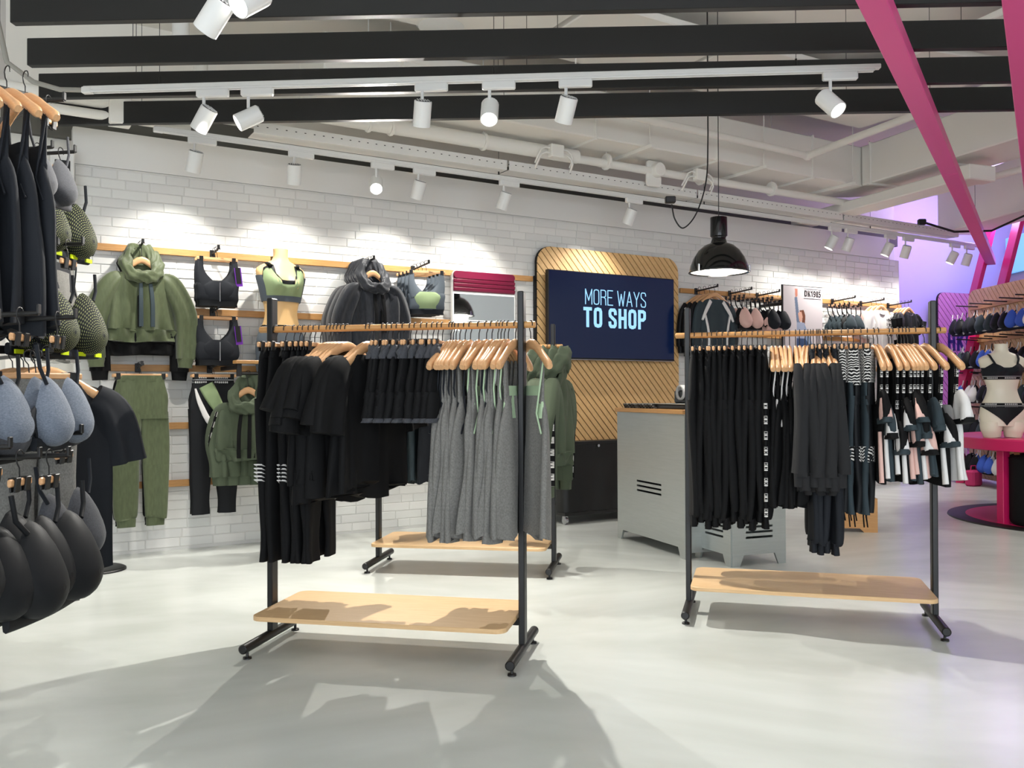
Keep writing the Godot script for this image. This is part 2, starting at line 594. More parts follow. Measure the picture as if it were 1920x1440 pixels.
# one track spotlight: adapter box on the track, stem, cylinder head with grille and lens
func spot_head(pos: Vector3, along: Vector3, aim: Vector3, power: float, angle: float, label: String, group: String, soft := 0.016, blur := 0.45) -> void:
	var d := aim.normalized()
	var neck := pos + Vector3(0, -0.095, 0) - along * 0.05
	var o := thing("track_spotlight", label, "spotlight", Transform3D(Basis.IDENTITY, neck), group)
	var m := MB.new()
	var b := Basis(along, UP, along.cross(UP))
	m.box(Vector3(0, 0.058, 0) + along * 0.05, Vector3(0.18, 0.045, 0.034), b, 0.006)
	part(o, "adapter", m.mesh(), M.white_lacquer)
	part(o, "stem", cylm(Vector3(0, 0.035, 0), Vector3(0, -0.03, 0), 0.009, 8), M.white_lacquer)
	var c := Vector3(0, -0.085, 0)
	m = MB.new()
	var a0 := c - d * 0.068
	var a1 := c + d * 0.068
	var rows := []
	for q in [[-0.068, 0.040], [-0.068, 0.046], [-0.064, 0.048], [0.066, 0.048], [0.068, 0.045], [0.066, 0.042], [0.05, 0.040]]:
		rows.append(m.ring(c + d * q[0], d, q[1], 20))
	m.grid(rows)
	part(o, "head", m.mesh(), M.white_lacquer)
	m = MB.new()
	m.cyl(a0 + d * 0.001, a0 - d * 0.003, 0.041, 0.041, 16)
	var side := d.cross(UP if absf(d.y) < 0.95 else Vector3.RIGHT).normalized()
	part(o, "rear_grille", m.mesh(), M.lamp_grille)
	m = MB.new()
	for k in 5:
		var x := -0.028 + 0.014 * k
		var l := sqrt(0.04 * 0.04 - x * x)
		m.box(a0 - d * 0.004 + side * x, Vector3(0.005, 0.004, 2.0 * l), Basis(side, d, side.cross(d)))
	part(o, "cooling_fin", m.mesh(), M.white_lacquer)
	m = MB.new()
	m.cyl(a1 - d * 0.022, a1 - d * 0.016, 0.041, 0.041, 16)
	part(o, "lens", m.mesh(), M.lamp_lens)
	if power > 0:
		var s := SpotLight3D.new()
		s.light_energy = power
		s.light_color = Color(1.0, 0.985, 0.955)
		s.spot_angle = angle
		s.spot_angle_attenuation = blur
		s.spot_range = 16.0
		s.spot_attenuation = 2.0
		s.light_size = soft
		s.shadow_enabled = true
		o.add_child(s)
		s.position = a1 + d * 0.004
		s.basis = Basis.looking_at(d, UP if absf(d.y) < 0.95 else Vector3.RIGHT)

func track(called_label: String, a: Vector3, b: Vector3, wires: Array) -> void:
	var d := (b - a).normalized()
	var o := thing("lighting_track", called_label, "track", Transform3D(Basis.IDENTITY, a))
	var bs := Basis(d, UP, d.cross(UP))
	var l := a.distance_to(b)
	var m := MB.new()
	m.box(d * l / 2 + UP * 0.006, Vector3(l, 0.024, 0.036), bs, 0.003)
	part(o, "track_body", m.mesh(), M.white_lacquer)
	for g in [-1.0, 1.0]:
		part(o, "track_lip", boxm(d * l / 2 + UP * -0.012 + bs.z * 0.0125 * g, Vector3(l - 0.06, 0.012, 0.010), bs, 0.002), M.white_lacquer)
	part(o, "end_cap", boxm(d * 0.02 + UP * -0.003, Vector3(0.06, 0.034, 0.038), bs, 0.004), M.white_lacquer)
	for w in wires:
		var p: Vector3 = d * (l * w)
		part(o, "suspension_wire", cylm(p + UP * 0.018, Vector3(p.x, 3.72 - a.y, p.z), 0.0018, 5), M.black_metal)
		part(o, "wire_grip", cylm(p + UP * 0.018, p + UP * 0.06, 0.006, 8), M.black_metal)

func build_lamps() -> void:
	# the track over the middle of the floor
	var A0 := Vector3(-2.37, TRACK_Y, -4.86)
	var A1 := Vector3(1.93, TRACK_Y, -4.57)
	track("white lighting track with six spots slung under the black ceiling beams", A0, A1, [0.1, 0.53, 0.9])
	var ad := (A1 - A0).normalized()
	var onA := func(x: float) -> Vector3: return A0 + (A1 - A0) * ((x - A0.x) / (A1.x - A0.x))
	var g := "spots on the track under the black beams"
	spot_head(onA.call(-1.64), ad, Vector3(-0.55, -0.78, -0.25), 1.5, 36, "leftmost white track spot under the beams, tilted down to the left", g)
	spot_head(onA.call(-1.39), ad, Vector3(-0.80, -0.50, 0.32), 2.6, 38, "second white spot under the beams, lens turned left towards the hanging tops", g)
	spot_head(onA.call(-0.43), ad, Vector3(-0.12, -0.90, -0.42), 1.4, 40, "third white spot under the beams, pointing down and back", g)
	spot_head(onA.call(-0.065), ad, Vector3(-0.03, -0.80, 0.60), 7.0, 60, "dazzling white spot in the middle of the track, shining at the viewer", g)
	spot_head(onA.call(0.345), ad, Vector3(-0.22, -0.86, -0.42), 1.4, 40, "white spot just right of the dazzling one, tilted back to the left", g)
	spot_head(onA.call(1.725), ad, Vector3(0.40, -0.70, 0.52), 1.4, 54, "rightmost white spot under the beams, lit lens turned to the right", g)
	# the track along the brick wall
	var B0 := wp(-2.95, TRACK_Y, 0.5)
	var B1 := wp(6.1, TRACK_Y, 0.5)
	track("long white lighting track running along the brick wall", B0, B1, [0.28, 0.52, 0.78])
	var wall_dir := (UP * -0.93 - WN * 0.36)
	g = "spots on the wall track"
	var S := [-2.66, -2.0, -1.395, -1.06, -0.32, 0.94, 3.55, 3.8, 4.44, 4.75, 5.6, 5.88]
	for k in S.size():
		var aim: Vector3 = wall_dir + WT * [-0.1, -0.05, 0.0, -0.12, -0.16, -0.2, -0.35, -0.1, -0.3, 0.0, -0.3, 0.0][k]
		var power := 1.5
		var ang := 55.0
		if k == 2:
			aim = Vector3(0.12, -0.62, 0.78)
			power = 5.0
			ang = 60.0
		if k == 1: aim += WT * 0.12
		if k >= 6: power = 1.2
		spot_head(wp(S[k], TRACK_Y, 0.5), WT, aim, power, ang, "%s white spot from the left on the wall track%s" % [ORD[k], ", dazzling" if k == 2 else ""], g, 0.016, 0.45 if k == 2 else 1.0)
	# tracks over the shop floor behind and beside the viewer
	var C0 := Vector3(-2.2, 2.68, -3.35)
	track("white lighting track above the front of the frame with two spots at its left", C0, Vector3(0.5, 2.68, -3.16), [0.5])
	g = "spots on the front track"
	spot_head(Vector3(-1.06, 2.68, -3.27), ad, Vector3(-0.62, -0.70, -0.30), 1.2, 42, "large white spot at the top left, tilted down to the left", g)
	spot_head(Vector3(-0.92, 2.735, -3.255), ad, Vector3(-0.5, -0.62, 0.60), 1.2, 44, "white spot cut by the top edge beside the large tilted one", g)
	for k in 2:  # two unseen tracks, added as general fill
		var z: float = [-1.35, 1.4][k]
		var D0 := Vector3(-2.4, TRACK_Y, z - 0.15)
		var D1 := Vector3(3.6, TRACK_Y, z + 0.15)
		track("white lighting track over the %s of the shop floor, out of view" % ["front", "back"][k], D0, D1, [0.2, 0.5, 0.8])
		for i in 5:
			var x := -2.0 + 1.3 * i
			var aim := Vector3([0.25, -0.1, 0.1, 0.15, 0.2][i], -0.85, -0.75 if i % 2 == 0 else -0.35)
			spot_head(Vector3(x, TRACK_Y, z - 0.15 + 0.3 * (x + 2.4) / 6.0), (D1 - D0).normalized(), aim, [0.2, 0.4][k], 54, "%s white spot of the unseen %s track" % [ORD[i], ["front", "back"][k]], "spots of the unseen tracks", 0.05)
	# unseen track added for fill over the right hand side of the shop
	var E0 := Vector3(3.3, 2.72, -4.4)
	var E1 := Vector3(6.2, 2.72, -9.2)
	track("unseen white lighting track over the pink table, right of the picture", E0, E1, [0.2, 0.6])
	for i in 4:
		spot_head(E0 + (E1 - E0) * (0.1 + 0.27 * i), (E1 - E0).normalized(), Vector3([-0.2, 0.2, -0.25, 0.3][i], -0.9, [-0.3, 0.1, -0.3, -0.2][i]), 1.7, 46, "%s white spot of the unseen track over the pink table" % ORD[i], "spots of the unseen track over the pink table", 0.05)
	build_pendant()

func build_pendant() -> void:
	var p := Vector3(1.42, 0, -6.0)
	var o := thing("pendant_lamp", "large glossy black dome pendant lamp hanging over the counter", "lamp", Transform3D(Basis.IDENTITY, p + UP * 1.9))
	var m := MB.new()
	m.lathe([[0.052, 0.20], [0.068, 0.198], [0.10, 0.185], [0.14, 0.15], [0.172, 0.10], [0.192, 0.05], [0.198, 0.015], [0.203, 0.0], [0.196, -0.002], [0.188, 0.04], [0.16, 0.10], [0.10, 0.17]], Vector3.ZERO, 40, false)
	part(o, "shade", m.mesh(), glossy_black())
	m = MB.new()
	m.lathe([[0.050, 0.38], [0.057, 0.378], [0.058, 0.25], [0.052, 0.248], [0.046, 0.235], [0.055, 0.205], [0.066, 0.196]], Vector3.ZERO, 28)
	part(o, "gear_housing", m.mesh(), glossy_black())
	m = MB.new()
	m.lathe([[0.190, 0.012], [0.19, 0.006]], Vector3.ZERO, 36)
	part(o, "diffuser", m.mesh(), M.pendant_diffuser)
	m = MB.new()
	m.tube(circle(Vector3(0, 0.002, 0), 0.203, 40), 0.004, 6, false)
	part(o, "rim", m.mesh(), M.black_metal)
	for k in 3:
		var a := 0.4 + TAU * k / 3
		part(o, "clip", boxm(Vector3(cos(a) * 0.205, 0.02, sin(a) * 0.205), Vector3(0.012, 0.05, 0.016), Basis(UP, -a), 0.003), M.chrome)
	part(o, "suspension_wire", cylm(Vector3(0, 0.38, 0), Vector3(0.0, 1.85, 0.0), 0.003, 6), M.black_metal)
	var s := OmniLight3D.new()
	s.light_energy = 0.8
	s.light_color = Color(1.0, 0.97, 0.92)
	s.light_size = 0.12
	s.omni_range = 12
	s.omni_attenuation = 2.0
	s.shadow_enabled = true
	o.add_child(s)
	s.position = Vector3(0, -0.02, 0)
	# its cord sags in a loop and ends in a plug at the cable tray
	var c := Curve3D.new()
	for q in [[-0.07, 1.84, 0.0], [-0.07, 0.95, 0.0], [-0.09, 0.62, 0.02], [-0.16, 0.40, 0.03], [-0.25, 0.30, 0.04], [-0.31, 0.36, 0.05], [-0.33, 0.46, 0.05]]:
		c.add_point(p + Vector3(q[0], 1.9 + q[1], q[2]))
	for k in c.point_count:
		var a := c.get_point_position(maxi(k - 1, 0))
		var b := c.get_point_position(mini(k + 1, c.point_count - 1))
		c.set_point_in(k, (a - b) * 0.16)
		c.set_point_out(k, (b - a) * 0.16)
	var co := thing("lamp_cord", "black lamp cord hanging in a loop beside the pendant lamp", "cord", Transform3D.IDENTITY)
	part(co, "cord", tubem(Array(c.tessellate(4, 3)), 0.005, 6), M.black_metal)
	var e := p + Vector3(-0.33, 2.36, 0.05)
	part(co, "plug", boxm(e + Vector3(-0.01, 0.03, 0), Vector3(0.07, 0.045, 0.045), Basis.IDENTITY, 0.006), M.black_metal)

func glossy_black() -> StandardMaterial3D:
	return M.gloss_black if M.has("gloss_black") else mk("gloss_black", Color(0.04, 0.04, 0.042), 0.12)

func circle(c: Vector3, r: float, k: int) -> Array:
	var out := []
	for i in k + 1:
		var a := TAU * i / k
		out.append(c + Vector3(cos(a) * r, 0, sin(a) * r))
	return out


# ---------------------------------------------------------------- the room
func build_room() -> void:
	struct("floor", boxm(Vector3(1.5, -0.06, -4.5), Vector3(14, 0.12, 19)), M.floor_resin, "pale grey poured resin floor", "floor")
	struct("ceiling", boxm(Vector3(1.5, 3.82, -4.5), Vector3(14, 0.14, 19)), M.slab_cream, "cream painted concrete ceiling slab", "ceiling")
	var b := wbasis()
	# concrete wall behind the brick lining
	var cw := struct("wall_concrete", boxm(wp(0.9, 1.875, -0.45), Vector3(9.6, 3.75, 0.2), b), M.slab_cream, "cream concrete wall behind the brick lining", "wall")
	part(cw, "gap_shade_strip", boxm(wp(0.9, 2.98, -0.33), Vector3(9.6, 0.26, 0.06), b), M.concrete)  # dark strip paints in the shadow gap over the brick lining
	struct("wall_left", boxm(Vector3(-3.5, 1.875, -1.0), Vector3(0.2, 3.75, 12.0)), M.white_paint, "plain white side wall at the left", "wall")
	struct("wall_front", boxm(Vector3(1.5, 1.875, 3.5), Vector3(14, 3.75, 0.2)), M.white_paint, "white wall behind the viewer", "wall")
	# shop front behind the viewer: three bright bays between speckled pillars, as the mirror shows
	for k in 3:
		var x := -1.9 + 2.9 * k
		var w := struct("window_%d" % (k + 2), boxm(Vector3(x, 1.8, 3.36), Vector3(2.4, 3.1, 0.04)), M.shopfront_glass, "%s bright shop front bay behind the viewer" % ORD[k], "window")
		part(w, "frame", boxm(Vector3(x, 3.39, 3.35), Vector3(2.5, 0.08, 0.08)), M.black_metal)
		part(w, "frame", boxm(Vector3(x, 0.21, 3.35), Vector3(2.5, 0.08, 0.08)), M.black_metal)
		struct("wall_pillar_%d" % (k + 1), boxm(Vector3(x + 1.45, 1.875, 3.3), Vector3(0.42, 3.75, 0.3)), M.speckled_pillar, "%s dark speckled pillar of the shop front" % ORD[k], "pillar")
		var a := AreaLight3D.new()
		a.area_size = Vector2(2.4, 3.1)
		a.light_energy = 9.5
		a.light_color = Color(0.93, 0.96, 1.0)
		a.area_range = 18.0
		a.shadow_enabled = true
		w.add_child(a)
		a.position = Vector3(x, 1.8, 3.33)
	struct("wall_right", boxm(Vector3(7.6, 1.875, -4.5), Vector3(0.2, 3.75, 19)), M.white_paint, "white wall far to the right", "wall")
	var vb := Basis(Vector3(0.936, 0, -0.355), UP, Vector3(0.355, 0, 0.936))
	struct("wall_violet", boxm(Vector3(5.6, 1.875, -12.0), Vector3(4.6, 3.75, 0.2), vb), M.violet_light_wall, "violet lit wall beyond the end of the brick wall", "wall")
	struct("wall_back", boxm(Vector3(1.5, 1.875, -13.9), Vector3(14, 3.75, 0.2)), M.slab_grey, "grey wall closing the shop at the back", "wall")
	# brick lining: backing, upper plain band, end
	var lining := struct("wall_brick", boxm(wp(0.965, 1.30, -0.064), Vector3(8.67, 2.62, 0.12), b), M.mortar, "white painted brick wall behind the garments", "wall")
	part(lining, "upper_band", boxm(wp(0.87, 2.735, -0.055), Vector3(8.5, 0.245, 0.11), b), M.white_paint)
	bricks(lining)
	# little white services box where the wall ends at the left
	var o := thing("switch_box", "white wall box with a dark socket above the left end of the bricks", "switch box", Transform3D(b, wp(-3.45, 2.5, 0.06)))
	part(o, "box", boxm(Vector3.ZERO, Vector3(0.14, 0.34, 0.12), Basis.IDENTITY, 0.006), M.white_paint)
	part(o, "socket", boxm(Vector3(0.0, 0.06, 0.062), Vector3(0.09, 0.07, 0.006), Basis.IDENTITY, 0.002), M.black_metal)

func bricks(parent: Node) -> void:
	rng.seed = 5
	var variants := []
	var lens := [0.105, 0.155, 0.225]
	for l in lens:
		var m := MB.new()
		var h := 0.0595
		var w: float = l - 0.005
		var z := 0.0
		var q := 0.0025
		# front, four chamfers, four sides
		m.face([Vector3(-w / 2 + q, -h / 2 + q, z), Vector3(w / 2 - q, -h / 2 + q, z), Vector3(w / 2 - q, h / 2 - q, z), Vector3(-w / 2 + q, h / 2 - q, z)], Vector3(0, 0, 1))
		for s in [-1.0, 1.0]:
			m.face([Vector3(s * (w / 2 - q), -h / 2 + q, z), Vector3(s * (w / 2 - q), h / 2 - q, z), Vector3(s * w / 2, h / 2, z - q), Vector3(s * w / 2, -h / 2, z - q)], Vector3(s, 0, 1))
			m.face([Vector3(-w / 2 + q, s * (h / 2 - q), z), Vector3(w / 2 - q, s * (h / 2 - q), z), Vector3(w / 2, s * h / 2, z - q), Vector3(-w / 2, s * h / 2, z - q)], Vector3(0, s, 1))
			m.face([Vector3(s * w / 2, -h / 2, z - q), Vector3(s * w / 2, h / 2, z - q), Vector3(s * w / 2, h / 2, z - 0.006), Vector3(s * w / 2, -h / 2, z - 0.012)], Vector3(s, 0, 0))
			m.face([Vector3(-w / 2, s * h / 2, z - q), Vector3(w / 2, s * h / 2, z - q), Vector3(w / 2, s * h / 2, z - 0.006), Vector3(-w / 2, s * h / 2, z - 0.012)], Vector3(0, s, 0))
		variants.append(m)
	var shared := []
	for m in variants: shared.append(m.mesh())
	var rest := [MB.new(), MB.new(), MB.new()]
	var b := wbasis()
	var singles := 0
	for row in 40:
		var y := 0.0645 * (row + 0.5) + 0.02
		var s := -3.37
		while s < 5.19:
			var k := 2 if rng.randf() < 0.62 else (1 if rng.randf() < 0.7 else 0)
			if s < -3.36: k = (row * 2) % 3
			var l: float = lens[k]
			if s + l > 5.3: k = 0; l = lens[0]
			var c := s + l / 2
			s += l
			if c - l / 2 < -3.372 or c + l / 2 > 5.305: continue
			var tone := rng.randi() % 3
			var proud := rng.randf() * 0.0025
			var at := Transform3D(b, wp(c, y, proud))
			var shown := (y > 2.1 and c < 0.2) or (y < 1.25 and c > -2.9 and c < -2.3) or (y > 2.18 and c < 1.6)
			if shown and singles < 298:
				part(parent, "brick", shared[k], M["brick_%d" % tone], at)
				singles += 1
			else:
				var src: MB = variants[k]
				var dst: MB = rest[tone]
				var base := dst.v.size()
				for q in src.v.size():
					dst.v.append(at * src.v[q]); dst.n.append(b * src.n[q]); dst.t.append(src.t[q])
				for q in src.ix: dst.ix.append(base + q)
	for k in 3:
		part(parent, "brickwork", rest[k].mesh(), M["brick_%d" % k]).set_meta("kind", "stuff")


# ---------------------------------------------------------------- ceiling
func beam_along(o: Node, called: String, a: Vector3, b: Vector3, h: float, w: float, m: Material, bev := 0.003) -> void:
	var d := (b - a).normalized()
	var side := d.cross(UP).normalized()
	part(o, called, boxm((a + b) / 2, Vector3(a.distance_to(b), h, w), Basis(d, side.cross(d), side), bev), m)

func build_ceiling() -> void:
	# four black beams hung on wires
	var zl := [-3.98, -4.5, -5.0, -5.5]
	var xl := [-2.28, -2.49, -2.70, -2.89]
	for k in 4:
		var a := Vector3(xl[k], 2.78 + 0.07, zl[k] - 0.022)
		var b := Vector3(6.6, 2.78 + 0.07, zl[k] - 0.022 + 0.0385 * (6.6 - xl[k]))
		var o := thing("ceiling_beam", "%s black ceiling beam from the front, spanning the picture" % ORD[k], "beam", Transform3D.IDENTITY, "black ceiling beams")
		beam_along(o, "beam", a, b, 0.14, 0.045, M.black_paint)
		for w in [0.06, 0.3, 0.52, 0.74]:
			var p := a.lerp(b, w)
			part(o, "suspension_wire", cylm(p + UP * 0.07, Vector3(p.x, 3.75, p.z), 0.0018, 5), M.black_metal)
	# two pink beams that run on under them to the far wall and drop to the floor there
	var dir := Vector3(4.54, 0, -7.44).normalized()
	var k := 0
	for st in [Vector3(1.53, 2.70, -3.65), Vector3(2.12, 2.70, -3.65)]:
		var near: Vector3 = st - dir * 2.5
		var far: Vector3 = st + dir * [8.62, 7.2][k]
		var o := thing("pink_beam", ["long pink ceiling beam ending above the far mauve panel", "pink ceiling beam at the right edge of the picture"][k], "beam", Transform3D.IDENTITY, "pink ceiling beams")
		beam_along(o, "beam", near, st + dir * 3.2, 0.075, 0.11, M.pink_paint, 0.004)
		beam_along(o, "beam", st + dir * 3.203, far, 0.075, 0.11, M.pink_paint, 0.004)
		for w in [0.4, 0.75]:
			var p := near.lerp(far, w)
			part(o, "suspension_wire", cylm(p + UP * 0.036, Vector3(p.x, 3.75, p.z), 0.0018, 5), M.black_metal)
		k += 1
	# big square duct along the wall, elbow, then towards the right
	var o := thing("air_duct", "large white rectangular air duct with an elbow under the ceiling", "duct", Transform3D.IDENTITY)
	var b := wbasis()
	var axb := Vector3(0.355, 0, 0.936)
	var bb := Basis(axb.cross(UP) * -1.0, UP, axb)
	var near_edge := Vector3(1.69, 0, -7.48)
	var off := (near_edge - W0).dot(WN)
	var s0 := (near_edge - W0).dot(WT)
	var s_end := s0 + 2.05
	part(o, "duct_run", boxm(wp((s0 - 3.4 + s_end) / 2, 3.27, off - 0.26), Vector3(s_end - s0 + 3.4, 0.38, 0.52), b, 0.01), M.service_white)
	var corner := Vector3(3.40, 0, -8.50)
	part(o, "elbow", duct_elbow(wp(s_end, 0, off), wp(s_end, 0, off - 0.52), corner, corner + bb.x * 0.56), M.service_white)
	part(o, "duct_run", boxm(corner + axb * 2.6 + bb.x * 0.28 + UP * 3.27, Vector3(0.56, 0.38, 5.2), bb, 0.01), M.service_white)
	for s in [-1.2, 0.1, 1.3]:
		part(o, "flange", boxm(wp(s0 + s, 3.265, off - 0.26), Vector3(0.018, 0.41, 0.55), b, 0.002), M.service_white)
		part(o, "hanger_bracket", boxm(wp(s0 + s + 0.5, 3.065, off - 0.26), Vector3(0.035, 0.03, 0.72), b, 0.002), M.service_white)
		part(o, "hanger_rod", cylm(wp(s0 + s + 0.5, 3.08, off + 0.06), wp(s0 + s + 0.5, 3.75, off + 0.06), 0.005, 6), M.service_white)
	for s in [0.12, 0.95, 2.2]:
		part(o, "flange", boxm(corner + axb * s + bb.x * 0.28 + UP * 3.265, Vector3(0.59, 0.41, 0.018), bb, 0.002), M.service_white)
	# flat white ceiling boards above the duct
	for i in 4:
		var p := wp(s0 - 2.6 + 1.25 * i, 3.58, off + 0.62)
		single("ceiling_board", "%s white ceiling board from the left above the air duct" % ORD[i], "board", boxm(Vector3.ZERO, Vector3(1.2, 0.05, 0.9), b, 0.008), M.service_white, Transform3D(Basis.IDENTITY, p), "ceiling boards above the duct")
	for i in 2:
		var p := corner + axb * (1.2 + 1.7 * i) - bb.x * 0.75 + UP * 3.55
		single("ceiling_board", "white ceiling board left of the turned duct, %s" % ["far", "near"][i], "board", boxm(Vector3.ZERO, Vector3(0.9, 0.05, 1.5), bb, 0.008), M.service_white, Transform3D(Basis.IDENTITY, p), "ceiling boards above the duct")
	# sprinkler pipe under the boards with a tee
	var P1 := Vector3(-0.7, 3.2, -5.63)
	var P2 := Vector3(2.66, 3.2, -7.86)
	var pipe := thing("sprinkler_pipe", "white sprinkler pipe with an elbow below the ceiling boards", "pipe", Transform3D.IDENTITY)
	part(pipe, "pipe", cylm(P1, P2, 0.030, 14), M.service_white)
	part(pipe, "pipe", cylm(P2, P2 + axb * 3.2, 0.032, 14), M.service_white)
	var m := MB.new()
	m.ball(P2, Vector3(0.044, 0.044, 0.044), 14, 8)
	part(pipe, "elbow", m.mesh(), M.service_white)
	for w in [0.35, 0.72]:
		var q := P1.lerp(P2, w)
		part(pipe, "hanger_rod", cylm(q, Vector3(q.x, 3.75, q.z), 0.006, 6), M.service_white)
	# pipes close to the wall
	var wpipe := thing("water_pipe", "thick white pipe with clamps running above the cable tray", "pipe", Transform3D.IDENTITY)
	part(wpipe, "pipe", cylm(wp(-1.9, 3.0, 0.62), wp(0.25, 3.0, 0.62), 0.055, 16), M.service_white)
	part(wpipe, "pipe", cylm(wp(0.25, 2.985, 0.62), wp(4.05, 2.985, 0.62), 0.034, 14), M.service_white)
	for s in [-1.55, -1.38, -0.62, 0.55, 1.6, 2.5]:
		m = MB.new()
		m.lathe([[0.066, -0.012], [0.070, 0.0], [0.066, 0.012]], Vector3.ZERO, 18)
		part(wpipe, "clamp", m.mesh(), M.service_white, Transform3D(Basis(UP, WT, WN), wp(s, 3.0, 0.62)))
		part(wpipe, "hanger_rod", cylm(wp(s, 3.05, 0.62), wp(s, 3.75, 0.62), 0.005, 6), M.service_white)
	part(wpipe, "pipe", cylm(wp(4.05, 2.985, 0.62), wp(4.05, 2.985, 0.62) + axb * 2.2, 0.03, 14), M.service_white)
	var lp := thing("drain_pipe", "pair of white pipes ending in an upturned elbow at the left", "pipe", Transform3D.IDENTITY)
	part(lp, "pipe", cylm(wp(-3.95, 2.92, 0.42), wp(-2.78, 2.92, 0.42), 0.042, 16), M.service_white)
	part(lp, "pipe", cylm(wp(-3.95, 2.835, 0.42), wp(-2.72, 2.835, 0.42), 0.03, 14), M.service_white)
	part(lp, "elbow", tubem([wp(-2.80, 2.92, 0.42), wp(-2.72, 2.925, 0.42), wp(-2.67, 2.95, 0.42), wp(-2.655, 3.0, 0.42), wp(-2.655, 3.3, 0.42)], 0.046, 14), M.service_white)
	part(lp, "bracket", boxm(wp(-3.15, 2.88, 0.44), Vector3(0.13, 0.20, 0.12), b, 0.006), M.service_white)
	# perforated cable tray over the wall track
	var tray := thing("cable_tray", "long white perforated cable tray above the wall track", "cable tray", Transform3D.IDENTITY)
	for i in 4:
		var sa := -2.35 + 1.98 * i
		part(tray, "tray_side", boxm(wp(sa + 0.985, 2.86, 0.575), Vector3(1.96, 0.075, 0.006), b, 0.001), M.white_paint)
		part(tray, "tray_floor", boxm(wp(sa + 0.985, 2.825, 0.50), Vector3(1.96, 0.006, 0.15), b, 0.001), M.white_paint)
	m = MB.new()
	for i in 120:
		m.box(wp(-2.32 + 0.065 * i, 2.868, 0.5785), Vector3(0.012, 0.005, 0.002), b)
	part(tray, "perforation", m.mesh(), M.dark_gap).set_meta("kind", "stuff")
	for s in [-0.02, 1.5]:
		var jb := thing("junction_box", "small white junction box with bent conduits %s" % ["right of the dazzling wall spot", "left of the pendant wire"][0 if s < 1 else 1], "junction box", Transform3D(b, wp(s, 2.985, 0.72)))
		part(jb, "box", boxm(Vector3.ZERO, Vector3(0.12, 0.10, 0.06), Basis.IDENTITY, 0.006), M.service_white)
		for q in [-1.0, 1.0]:
			for h in [0.02, -0.02]:
				part(jb, "conduit", tubem([Vector3(0.06 * q, h, 0), Vector3(0.10 * q, h, 0), Vector3(0.14 * q, h - 0.02, 0), Vector3(0.16 * q, h - 0.06, 0), Vector3(0.165 * q, h - 0.12, -0.05)], 0.008, 6), M.service_white)
	var sp := thing("wall_speaker", "small white round loudspeaker on a plate at the cable tray", "speaker", Transform3D(b, wp(1.05, 2.96, 0.62)))
	m = MB.new()
	m.prism(rounded(0.16, 0.22, 0.03), Vector3(0, 0.0, 0), Basis.IDENTITY, 0.02, 0.003)
	part(sp, "plate", m.mesh(), M.service_white)
	m = MB.new()
	m.lathe([[0.055, 0.06], [0.062, 0.05], [0.062, 0.0]], Vector3.ZERO, 20)
	part(sp, "cone", m.mesh(), M.service_white, Transform3D(Basis(Vector3.RIGHT, PI / 2), Vector3(0.02, 0.03, 0.02)))
	for i in 2:
		var dl := thing("ceiling_downlight", "%s small white cylinder downlight above the beams at the left" % ["left", "right"][i], "downlight", Transform3D(Basis.IDENTITY, Vector3(-2.0 + 0.2 * i, 3.2, -5.3)), "cylinder downlights")
		part(dl, "can", cylm(Vector3(0, 0, 0), Vector3(0, 0.34, 0), 0.05, 20), M.white_lacquer)
		part(dl, "rod", cylm(Vector3(0, 0.34, 0), Vector3(0, 0.55, 0), 0.008, 8), M.white_lacquer)
	var ds := thing("ceiling_speaker", "round white ceiling speaker above the front beams", "speaker", Transform3D(Basis.IDENTITY, Vector3(-0.47, 3.55, -5.9)))
	m = MB.new()
	m.lathe([[0.02, -0.01], [0.15, 0.0], [0.17, 0.02], [0.17, 0.2]], Vector3.ZERO, 32)
	part(ds, "dish", m.mesh(), M.white_lacquer)
	# cables and services at the right
	var cab := thing("ceiling_cable", "black cable sagging below the duct at the right", "cable", Transform3D.IDENTITY)
	part(cab, "cable", tubem([Vector3(4.21, 2.79, -8.9), Vector3(4.5, 2.70, -8.9), Vector3(4.85, 2.70, -8.85), Vector3(5.15, 2.84, -8.8), Vector3(5.6, 2.88, -8.7), Vector3(6.2, 2.86, -8.6)], 0.012, 6), M.black_metal)
	part(cab, "socket", boxm(Vector3(4.17, 2.80, -8.9), Vector3(0.08, 0.06, 0.05), Basis.IDENTITY, 0.01), M.black_metal)
	var c2 := thing("track_feed_cable", "grey feed cable bending into the left end of the track", "cable", Transform3D.IDENTITY)
	part(c2, "cable", tubem([Vector3(-2.37, 2.775, -4.86), Vector3(-2.5, 2.775, -4.85), Vector3(-2.62, 2.80, -4.8), Vector3(-2.72, 2.88, -4.72), Vector3(-2.76, 3.1, -4.7), Vector3(-2.76, 3.75, -4.7)], 0.014, 8), M.slab_grey)
	var bulk := thing("bulkhead", "white boxed bulkhead below the duct at the right", "bulkhead", Transform3D.IDENTITY)
	part(bulk, "box", boxm(Vector3(5.45, 3.17, -8.0), Vector3(0.42, 0.55, 4.4), Basis(UP, 0.14), 0.01), M.service_white)
	var flat := thing("slim_duct", "slim white flat duct between the big duct and the cable tray", "duct", Transform3D.IDENTITY)
	part(flat, "duct_run", boxm(Vector3(3.55, 2.93, -8.55), Vector3(0.26, 0.10, 2.2), bb, 0.008), M.service_white)
	part(flat, "outlet", boxm(Vector3(3.55, 2.93, -8.55) + axb * 1.16, Vector3(0.30, 0.13, 0.14), bb, 0.008), M.service_white)

